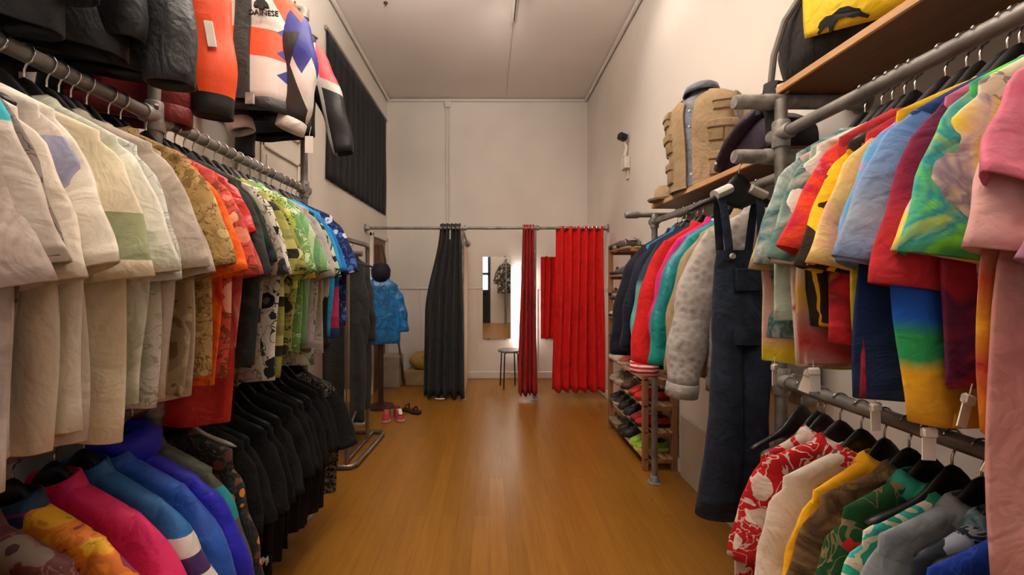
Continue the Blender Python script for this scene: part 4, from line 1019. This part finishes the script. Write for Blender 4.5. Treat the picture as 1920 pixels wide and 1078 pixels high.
for i, (y, z) in enumerate(((.10, .085), (.15, .045))):
    mb = MB(); mb.lathe([(.001, .006), (.008, .005), (.010, 0)], (0, 0, 0), 12); b = mb.build('snap_button', simple('pearl_button', '#d2ccc4', .3), pj, loc=(-.136-.0*i, y, z)); b.rotation_euler = (0, -PI/2, 0); b['label'] = 'round white snap button'

# ------------------------------------------------------------------ yellow and black bag on the upper shelf
bg = thing('sports_bag', 'yellow and black sports bag with a leaping cat emblem on the upper shelf', 'bag', (1.28, 1.36, 2.19))
M_BAGB = cloth(MX(['1a1918', '242220', '131212'], 6), .65); M_BAGY = cloth(MX(['e8c010', 'f0cc18', 'dcb408'], 4), .6)
def r2(t):
    y = lerp(-.32, .29, t); e = math.sin(PI*min(1, max(0, .06+t*.88)))**.3
    h = .38*e*(1-.15*t); w = .16*e
    return [(w*math.copysign(abs(math.cos(a))**.55, math.cos(a))-.02*math.sin(a), y, .004+h*.5+h*.5*math.copysign(abs(math.sin(a))**.6, math.sin(a))) for a in [2*PI*k/28 for k in range(28)]]
blob(r2, 18, 28, 8, .006).build('body', M_BAGB, bg, angle=None)
def bagface(y, z, off):
    t = (y+.32)/.61; e = math.sin(PI*min(1, max(0, .06+t*.88)))**.3
    h = .38*e*(1-.15*t); w = .16*e
    s = max(-1, min(1, (z-.004-h*.5)/(h*.5))); a = PI-math.asin(math.copysign(abs(s)**(1/.6), s))
    return (w*math.copysign(abs(math.cos(a))**.55, math.cos(a))-.02*math.sin(a)-off, y, z)
rows = []
zs0 = [(.05, .22, .30), ]
for j in range(9):
    row = []
    for i in range(25):
        u = i/24; y = lerp(-.30, .06, u); zb = .008+.10*u**1.3; zt = .30-.03*u
        row.append(bagface(y, lerp(zb, zt, j/8), .012))
    rows.append(row)
mb = MB(); mb.loft(rows, closed=False); o = mb.build('yellow_panel', M_BAGY, bg, angle=None); md = o.modifiers.new('s', 'SOLIDIFY'); md.thickness = .012; md.offset = 1
cat = [(.0, .0), (.02, .022), (.05, .034), (.085, .03), (.11, .04), (.14, .036), (.155, .022), (.15, .012), (.165, .006), (.16, -.004), (.14, .004), (.125, .008), (.11, -.004), (.118, -.022), (.104, -.024), (.095, -.008), (.07, .002), (.04, -.006), (.02, -.024), (.0, -.03), (-.02, -.05), (-.03, -.046), (-.014, -.022), (-.012, -.008)]
mb = MB(); vs = []
for off in (.0145, .018):
    for (a, b_) in cat: vs.append(bagface(-.13+a*.8, .085+b_*.8, off+.014))
k = len(cat); mb.add(vs, [list(range(k)), [k+q for q in reversed(range(k))]]+[(q, (q+1) % k, k+(q+1) % k, k+q) for q in range(k)])
e = mb.build('cat_emblem', simple('print_black', '#100f0f', .6), bg, smooth=False); e['label'] = 'black leaping cat emblem'
mb = MB(); mb.tube([(-.155, .10, .29), (-.165, .17, .24), (-.165, .23, .14), (-.14, .285, .05)], .012, 8, r2=.012); mb.build('grey_piping', simple('reflective_grey', '#9c9890', .4), bg)
mb = MB(); mb.tube([(-.12, .27, .05), (-.185, .22, .03), (-.195, .215, -.02), (-.19, .205, -.12), (-.19, .20, -.22)], .024, 8, r2=.004); mb.tube([(-.14, .285, .02), (-.2, .27, .0), (-.205, .265, -.08)], .012, 8, r2=.006); mb.build('strap', M_BAGB, bg)
# ------------------------------------------------------------------ fitting rooms
FY = 4.92; FZR = 2.08
ft = thing('curtain_rail', 'grey pipe rail on posts carrying the fitting room curtains', 'curtain rail', (0, FY, 0))
pipe(ft, 'rail', (XL+.012, 0, FZR), (XR-.012, 0, FZR), .018)
flange(ft, (XL, 0, FZR), 0, 1, .055); flange(ft, (XR, 0, FZR), 0, -1, .055)
for x in (-.325, .55):
    pipe(ft, 'post', (x, 0, .01), (x, 0, FZR), .017); flange(ft, (x, 0, 0), 2, 1, .05); joint(ft, (x, 0, FZR), (0,))
    pipe(ft, 'wall_stub', (x, 0, FZR-.03), (x-.0, YB-FY-.01, 1.99), .015); flange(ft, (x, YB-FY, 1.99), 1, -1, .05)
def curtain(label, mat, x0t, x1t, x0b, x1b, zt, zb, nf, ampt, ampb, seed, sway=None, eyes=True):
    r = thing('curtain', label, 'curtain', ((x0t+x1t)/2, FY, FZR))
    cx = (x0t+x1t)/2; rg = random.Random(seed); ph = rg.uniform(0, 6)
    nx, nz = nf*10, 26; rows = []
    for j in range(nz+1):
        s = j/nz; z = lerp(zt, zb, s)-FZR; row = []
        q = sm(s*1.05) if sway is None else sway(s)
        for i in range(nx+1):
            u = i/nx
            x = lerp(lerp(x0t, x0b, q), lerp(x1t, x1b, q), u)
            w = lerp(ampt, ampb, sm(s*1.3))
            y = w*math.sin(2*PI*nf*u+ph*s*.3+.5*math.sin(s*4+u*6+ph))+.3*w*s*math.sin(2*PI*nf*.5*u+ph)
            x += .008*s*math.sin(2*PI*nf*u*.5+ph+s*2)
            zz = z+(.012*math.sin(2*PI*nf*u+1) if j == nz else 0)
            row.append((x-cx, y, zz))
        rows.append(row)
    mb = MB(); mb.loft(rows, closed=False); o = mb.build('cloth', mat, r, angle=None); md = o.modifiers.new('s', 'SOLIDIFY'); md.thickness = .003
    if eyes:
        for k in range(2*nf):
            u = (k+.0+.0)/(2*nf)+.0
            if u < .02: continue
            x = lerp(x0t, x1t, u)-cx
            mb = MB(); mb.tube([(x, .026*math.cos(2*PI*t/16), .026*math.sin(2*PI*t/16)) for t in range(16)], .005, 8, closed=True); mb.build('eyelet', M_CHROME, r)
    return r, o
M_CGREY = cloth(MX(['2e2c2b', '363433', '282625'], 3), .9); M_CRED = cloth(MX(['d01616', 'e01c1a', 'c41212'], 3), .75)
M_CRED2 = cloth(MX(['a01a1c', 'b02020', '901618'], 3), .75)
r, o = curtain('dark grey curtain gathered at the left fitting room post', M_CGREY, -.60, -.35, -.80, -.30, 2.135, .03, 5, .04, .07, 1, sway=lambda s: sm(s*1.9)*.9+.1*s)
mb = MB(); mb.tube([(-.17, -.075, -2.045), (-.12, -.09, -2.05), (-.06, -.085, -2.045)], .008, 8); mb.build('hem_tape', M_TAG, r)
mb = MB(); mb.box(-.006, .006, -.055, -.05, -.14, -.03); mb.build('care_label', M_TAG, r, smooth=False)['label'] = 'white care label'
curtain('narrow dark red curtain bunched beside the stool', M_CRED2, .40, .535, .345, .575, 2.12, .06, 4, .035, .045, 2)
curtain('wide bright red curtain of the right fitting room', M_CRED, .81, 1.385, .765, 1.41, 2.10, .10, 6, .04, .05, 3)
# partition and mirrors
M_PANEL = woodmat('pale_partition', '#d0b08c', '#dcc0a0', 2, .5, 4)
mb = MB(); mb.box(-.345, -.32, FY+.06, YB-.02, .0, 1.86, .004); o = mb.build('partition_panel', M_PANEL); tag(o, 'pale wooden partition between the fitting rooms, behind the grey curtain', 'partition')
M_MIRROR = simple('mirror_glass', '#e6e6e4', .02, 1., .0)
for (x, lab) in ((.105, 'tall frameless mirror on the back wall above the stool'), (.955, 'tall frameless mirror half hidden behind the wide red curtain')):
    r = thing('wall_mirror', lab, 'mirror', (x, YB-.02, 1.19))
    mb = MB(); mb.box(-.205, .205, -.006, 0, -.60, .60); mb.build('mirror_glass', M_MIRROR, r, smooth=False)
    mb = MB(); mb.box(-.2, .2, 0, .02, -.595, .595); mb.build('backing_board', M_BLK, r, smooth=False)
    mb = MB()
    for sx in (-.12, .12):
        for sz in (-.603, .603): mb.box(sx-.015, sx+.015, -.012, .0, sz-.01, sz+.01, .003)
    mb.build('mirror_clips', M_CHROME, r)
# vertical tube lamp behind the narrow red curtain
r = thing('tube_lamp', 'bright vertical tube lamp on the back wall beside the narrow red curtain', 'lamp', (.50, YB, 1.1))
mb = MB(); mb.box(-.03, .03, -.035, 0, -.62, .55, .006); mb.build('housing', M_WHT, r)
mb = MB(); mb.cyl((0, -.055, -.6), (0, -.055, .53), .017, 14); mb.build('tube', emis('tube_white', '#fff6ea', 9), r)
light('AREA', 'tube_light', (.50, YB-.09, 1.07), 10, (1, .95, .86), (.5, 0, 1.07), 1.1, size_y=.05).rotation_euler = (PI/2, 0, 0)
bpy.data.objects['tube_light'].data.shape = 'RECTANGLE'; bpy.data.objects['tube_light'].data.size = .05; bpy.data.objects['tube_light'].data.size_y = 1.1
# stool
st = thing('stool', 'small round stool with thin dark legs under the mirror', 'stool', (.27, 5.48, 0))
mb = MB(); mb.lathe([(.001, .485), (.15, .485), (.158, .492), (.158, .505), (.15, .512), (.001, .512)], (0, 0, 0), 32); mb.build('seat', simple('grey_seat', '#6a6460', .5, 0, .25, 60), st)
for k in range(4):
    a = PI/4+k*PI/2+.2; c, s_ = math.cos(a), math.sin(a)
    mb = MB(); mb.tube([(.06*c, .06*s_, .478), (.11*c, .11*s_, .476), (.128*c, .128*s_, .46), (.15*c, .15*s_, .0)], .009, 10); mb.build('leg', simple('dark_steel', '#241a17', .4, .5), st)

# ------------------------------------------------------------------ clutter at the back left
mb = MB(); mb.box(-1.48, -1.22, 5.45, 5.75, 0, .42, .01); o = mb.build('white_box', simple('white_board', '#b9ab99', .6)); tag(o, 'plain off-white box on the floor by the brown door', 'box')
mb = MB(); mb.box(-1.15, -.72, 5.55, 5.9, 0, .2, .01); o = mb.build('cardboard_box', simple('cardboard', '#a98a58', .7, 0, .1)); tag(o, 'low cardboard box behind the grey curtain', 'box')
def r3(t):
    w = .2*math.sin(PI*(.08+.84*t))**.5
    return [(w*math.cos(a), w*.7*math.sin(a), .24*t) for a in [2*PI*k/20 for k in range(20)]]
sk = blob(r3, 12, 20, 5, .01).build('yellow_sack', cloth(MX(['a8863a', 'b8964a', '98762e'], 6), .8), loc=(-.93, 5.72, .2), angle=None); tag(sk, 'slumped mustard yellow sack on the cardboard box', 'sack')
pl = MB(); pl.box(-.01, .01, -.05, .05, 0, 1.95, .003); o = pl.build('leaning_plank', woodmat('old_plank', '#5d4a38', '#7a6450', 2, .6, 5), loc=(-1.17, 5.62, .0)); o.rotation_euler = (.0, -.155, .35); tag(o, 'long weathered plank leaning in the back left corner', 'plank')
# stand with blue raincoat
ms = thing('display_stand', 'dark wooden display stand holding the blue raincoat', 'stand', (-1.24, 4.62, 0))
M_DKW = woodmat('dark_wood', '#2c1a12', '#40281a', 2, .45, 6)
mb = MB(); mb.cyl((0, 0, .02), (0, 0, 1.42), .03, 14); mb.build('pole', M_DKW, ms)
mb = MB(); mb.lathe([(.001, 0), (.15, 0), (.15, .02), (.05, .035), (.001, .035)], (0, 0, 0), 24); mb.build('base', M_DKW, ms)
br_, bg_ = garment((-1.24, 4.62, 1.60), .25, 'jacket', 'shiny bright blue raincoat with a navy hood, on the dark stand', MX(['0f5e9a', '1874b4', '0c4a7c', '2088c0'], 8), rough=.3, L=.74, sh=.19, hw=.22, th=.08, fold=.01, collar='hood', collar_c=P('14142a'), sl=(.52, .085, .06, .045, .04, 60, 88), name='raincoat', cat='raincoat')
hd = MB(); hd.loft([ell(.07, .07, -.06, 20), ell(.105, .10, .0, 20), ell(.11, .105, .07, 20), ell(.08, .08, .13, 20), ell(.01, .01, .15, 20)], cap=True); hd.build('hood', cloth(P('14142a'), .7), br_, loc=(0, 0, NZ+.02), angle=None)
# ------------------------------------------------------------------ free standing chrome rack at the left
sr = thing('garment_rack', 'free-standing steel garment rack with a rectangular tube base on the left', 'garment rack', (-1.09, 3.45, 0))
def S_(x, y, z): return (x+1.09, y-3.45, z)
M_STEEL = simple('brushed_steel', '#8a8078', .35, .85, .08)
def tube_part(name, pts, r=.019):
    mb = MB(); mb.tube(pts, r, 14); return mb.build(name, M_STEEL, sr)
def bend(p): return p
tube_part('base_tube', [S_(-1.40, 3.09, .025), S_(-1.12, 3.09, .025), S_(-1.06, 3.10, .025), S_(-1.03, 3.14, .025), S_(-.99, 3.74, .025), S_(-1.0, 3.79, .025), S_(-1.05, 3.81, .025), S_(-1.40, 3.81, .025)])
tube_part('base_tube', [S_(-1.13, 3.11, .025), S_(-1.10, 3.80, .025)], .014)
for y in (3.10, 3.62):
    tube_part('upright', [S_(-1.09, y, .03), S_(-1.09, y, 1.68), S_(-1.09, y, 1.74)], .018)
    mb = MB(); mb.tube([S_(-1.09, y, .52), S_(-1.09, y, .62)], .023, 14); mb.build('collar', M_CHROME, sr)
tube_part('brace', [S_(-1.09, 3.12, .30), S_(-1.09, 3.36, .40), S_(-1.09, 3.60, .48)], .013)
mb = MB(); mb.tube([S_(-1.09, 2.75, 1.76), S_(-1.09, 3.55, 1.76), S_(-1.09, 3.60, 1.755), S_(-1.09, 3.62, 1.73), S_(-1.09, 3.62, 1.68)], .02, 14); mb.build('hanging_rail', M_STEEL, sr)
mb = MB(); mb.tube([S_(-1.24, 3.25, 1.66), S_(-1.02, 3.25, 1.66)], .022, 14); mb.build('side_arm', M_STEEL, sr)
hem = None
for i, (y, L_, desc) in enumerate(((3.34, 1.36, 'long dark grey coat with a pale hem, nearer one on the steel rack'), (3.48, 1.30, 'long black-grey coat, farther one on the steel rack'))):
    c, g = garment((-1.2, y, 1.76), .12, 'jacket', desc, MX(['2b2a29', '343231', '242322'], 3), L=L_, sh=.17, hw=.18, th=.06, fold=.012, sl=(.60, .07, .05, .05, .045, 76, 90), wall=-1, waist=P('b8b0a8') if i == 0 else None, wh=.018, name='long_coat', cat='coat', group='coats on the steel rack')
    hanger((-1.2, y, 1.76), .12, 'black hanger under the %s coat on the steel rack' % ['nearer grey', 'farther black-grey'][i], 'hangers on the steel rack', 'L')

# ------------------------------------------------------------------ shoes
def shoe_parts(kind):
    """toe towards -y, about 27 cm long, origin under the middle of the sole"""
    half = [(-.135, .012), (-.128, .028), (-.11, .04), (-.08, .047), (-.04, .046), (.0, .039), (.05, .035), (.09, .036), (.115, .032), (.13, .018), (.134, .006)]
    out = [(-w, y) for y, w in half]+[(w, y) for y, w in reversed(half)]
    sole = MB()
    def rg(e, z): return [(x*e, y*(1+(e-1)*.5), z) for x, y in out]
    sole.loft([rg(.96, 0), rg(1.02, .006), rg(1.03, .02), rg(.99, .027)], cap=True)
    prof = [(-.132, .012, .032), (-.12, .034, .046), (-.09, .043, .058), (-.05, .043, .076), (-.02, .038, .092), (.02, .034, .098 if kind != 'low' else .075), (.07, .034, .098 if kind != 'low' else .07), (.11, .031, .104 if kind != 'low' else .08), (.130, .012, .098 if kind != 'low' else .07)]
    up = MB(); rings = []
    for y, w, h in prof:
        r = []
        for k in range(15):
            a = PI*k/14; r.append((w*math.copysign(abs(math.cos(a))**.6, math.cos(a)), y, .022+(h-.022)*abs(math.sin(a))**.75))
        rings.append(r)
    up.loft(rings, closed=False)
    up.f.append(list(range(15))); up.m.append(0); n = len(up.v); up.f.append(list(range(n-15, n))); up.m.append(0)
    op = MB(); hz = .098 if kind != 'low' else .074
    op.loft([[(.021*math.cos(a)*e, .062+.042*math.sin(a)*e, hz+dz) for a in [2*PI*k/18 for k in range(18)]] for e, dz in ((1.15, -.004), (1.1, .006), (.9, .006), (.8, -.0), (.6, -.004))], cap=True)
    la = MB()
    for i in range(4):
        y = -.055+i*.018; h = .074+i*.007
        la.tube([(-.022, y, h-.006), (-.01, y+.002, h+.004), (.01, y-.002, h+.004), (.022, y, h-.006)], .0028, 6)
    la.tube([(-.006, .0, .1), (-.026, -.012, .104), (-.016, -.028, .098), (.0, -.004, .1), (.022, -.02, .102), (.014, -.034, .094)], .0026, 6)
    sd = MB()
    sd.tube([(-.04, -.06, .03), (-.03, -.062, .058), (0, -.064, .07), (.03, -.062, .058), (.04, -.06, .03)], .012, 8, r2=.004)
    s2 = MB(); s2.tube([(-.034, .06, .03), (-.03, .06, .07), (0, .02, .09), (.03, .06, .07), (.034, .06, .03)], .010, 8, r2=.004)
    return sole, up, op, la, sd, s2
SH = {}
def shoe(label, col, sole_c, loc, rz, kind='low', group='shoes on the wooden rack', rot=None, lace='c8c2b8'):
    key = (col, sole_c, kind, lace)
    if key not in SH:
        a, b_, c, d, e, f_ = shoe_parts(kind)
        mu = cloth(MX([col, '%02x%02x%02x' % tuple(min(255, int(v*1.15)+4) for v in hex3(col))], 9), .6); ms_ = simple('sole_'+sole_c, '#'+sole_c, .6); ml = simple('lace_'+lace, '#'+lace, .8); md = simple('shoe_opening_shade', '#1a1414', .9)  # dark lining colour carries the shade of the closed-over shoe opening
        SH[key] = [('sole', a.mesh('sole', ms_, True, .8))]
        SH[key] += [('toe_strap', e.mesh('toe_strap', mu, True, .8)), ('heel_strap', f_.mesh('heel_strap', mu, True, .8))] if kind == 'sandal' else [('upper', b_.mesh('upper', mu, True, .9)), ('lining', c.mesh('lining', md, True, .9)), ('laces', d.mesh('laces', ml, True, .9))]
    r = thing('sandal' if kind == 'sandal' else 'shoe', label, 'sandal' if kind == 'sandal' else 'shoe', loc, rz, group)
    if rot: r.rotation_euler = rot
    for nm, me in SH[key]:
        o = bpy.data.objects.new(nm, me); COL.objects.link(o); o.parent = r
    return r
RK = thing('shoe_rack', 'tall wooden shoe rack with nine slatted shelves against the right wall', 'shoe rack', (1.29, 3.53, 0))
M_RACK = woodmat('rack_pine', '#8a5c3a', '#a4744c', 2, .5, 6); M_SLAT = woodmat('rack_slat', '#9a7450', '#b48e66', 1, .5, 6)
KX0, KX1, KY0, KY1 = 1.185-1.29, 1.405-1.29, 3.09-3.53, 3.97-3.53
for x in (KX0, KX1):
    for y in (KY0, KY1):
        mb = MB(); mb.box(x-.02, x+.02, y-.02, y+.02, 0, 1.79 if y > 0 else 1.60, .004); mb.build('post', M_RACK, RK)
LEV = [.10, .30, .50, .70, .90, 1.10, 1.30, 1.50, 1.74]
for i, z in enumerate(LEV):
    y0 = KY0 if z < 1.6 else KY1-.5
    mb = MB()
    for x in (KX0-.018, -.045, .015, .075): mb.box(x, x+.042, y0-.02, KY1+.02, z-.018, z, .004)
    o = mb.build('shelf', M_SLAT, RK)
    for y in (y0, KY1):
        mb = MB(); mb.box(KX0+.018, KX1-.018, y-.012, y+.012, z-.045, z-.018, .004); mb.build('cross_bar', M_RACK, RK)
LVN = ['bottom shelf', 'second shelf up', 'third shelf up', 'fourth shelf up', 'fifth shelf up', 'sixth shelf up', 'seventh shelf up', 'eighth shelf up', 'top shelf']
SHOES = [  # level, y, colour, sole, kind, words
 (0, 3.22, '7aa020', 'c8d060', 'low', 'neon green trainer'), (0, 3.34, '88b028', 'c0c858', 'low', 'lime trainer beside the neon one'), (0, 3.50, '22241c', '1c1a18', 'low', 'dark olive shoe'), (0, 3.64, '1e201a', '2a2622', 'low', 'black-green shoe'), (0, 3.80, '2a1c18', '8a7a6a', 'sandal', 'brown strappy sandal'), (0, 3.91, '2e201a', '8a7a6a', 'sandal', 'second brown strappy sandal'),
 (1, 3.20, 'b01418', '1c1414', 'low', 'bright red shoe with dark sole'), (1, 3.32, '8a1014', '241818', 'low', 'deep red shoe'), (1, 3.48, '141414', '1c1c1c', 'mid', 'black shoe with a white tag'), (1, 3.62, '161616', '141414', 'mid', 'black lace-up shoe'), (1, 3.76, '18161a', 'b8b0a8', 'mid', 'black trainer with a pale sole'), (1, 3.90, '1c1818', '6a625a', 'low', 'dark slip-on shoe'),
 (2, 3.22, 'c01a18', '8a1a14', 'low', 'scarlet shoe'), (2, 3.36, 'b81c1c', '5a2018', 'low', 'red canvas shoe'), (2, 3.55, '5a3a28', '2a1c14', 'low', 'brown leather shoe'), (2, 3.72, '7a4a34', 'b0a090', 'sandal', 'tan sandal'), (2, 3.88, '8a7a6a', 'b0a498', 'low', 'greige shoe'),
 (3, 3.62, 'a03028', 'b8a898', 'low', 'brick red shoe'), (3, 3.76, 'a89c90', 'b8b0a4', 'low', 'pale grey shoe'), (3, 3.90, 'b4a898', 'c0b8a8', 'low', 'cream shoe'),
 (4, 3.74, '2a2a30', '1c1c20', 'mid', 'charcoal boot'), (4, 3.89, '34302c', '141210', 'low', 'dark grey shoe'),
 (5, 3.78, '8a8680', '3a3834', 'low', 'grey suede shoe'), (5, 3.91, 'a0988c', '2c2a28', 'low', 'light grey trainer'),
 (6, 3.80, '2c2a2c', '9a9288', 'low', 'black shoe with a pale sole'), (6, 3.92, '1e1c1c', '1a1818', 'sandal', 'flat black sandal'),
 (7, 3.72, '4a443e', '2a2624', 'low', 'dusty brown shoe'), (7, 3.88, '1c1818', '201c1a', 'sandal', 'thin black sandal'),
 (8, 3.66, '8a827a', '2a2624', 'sandal', 'grey sandal with dark straps'), (8, 3.78, '3a2c28', '9a9288', 'low', 'small dark shoe with laces'), (8, 3.91, '2a1a18', '241816', 'low', 'dark brown shoe'),
]
for lv, y, c, s_, k, wds in SHOES:
    rg = random.Random(wds)
    shoe(wds+' on the '+LVN[lv]+' of the wooden rack', c, s_, (1.285, y, LEV[lv]+.0005), -PI/2+rg.uniform(-.12, .12), k)
# red pair on the floor at the left
a = shoe('left red sneaker with white laces standing on the floor by the steel rack', '9a1c20', 'b89a90', (-1.07, 4.22, .001), .15, 'mid', 'red sneakers on the floor')
b = shoe('right red sneaker with a white price tag, on the floor by the steel rack', '9a1c20', 'b89a90', (-.955, 4.25, .001), .45, 'mid', 'red sneakers on the floor')
mb = MB(); mb.box(-.018, .018, -.052, -.05, .005, .07); o = mb.build('price_tag', M_TAG, b, smooth=False); o['label'] = 'white paper price tag'; o.rotation_euler = (-.9, 0, 0); o.location = (.0, -.08, .03)
# spare black strap shoe behind
shoe('flat dark sandal lying on the floor behind the red sneakers', '2a1414', '2a1614', (-.86, 4.44, .001), 1.0, 'sandal', 'loose footwear on the floor')
# ------------------------------------------------------------------ camera, world, view
cam = bpy.data.cameras.new('camera'); co = bpy.data.objects.new('camera', cam); COL.objects.link(co)
co.location = (0, 0, EYE); co.rotation_euler = (PI/2, 0, 0)
cam.sensor_width = 36; cam.lens = 36*F/1920
cam.shift_x = (960-CX)/1920; cam.shift_y = -(539-CY)/1920
cam.clip_start = .02
S.camera = co
wd = bpy.data.worlds.new('world'); S.world = wd; wd.use_nodes = True
wd.node_tree.nodes['Background'].inputs[0].default_value = (.75, .85, 1, 1)
wd.node_tree.nodes['Background'].inputs[1].default_value = 2.0
S.view_settings.view_transform = 'Standard'; S.view_settings.look = 'None'
S.view_settings.exposure = 0.3; S.view_settings.gamma = 1.0
S.view_settings.use_curve_mapping = False
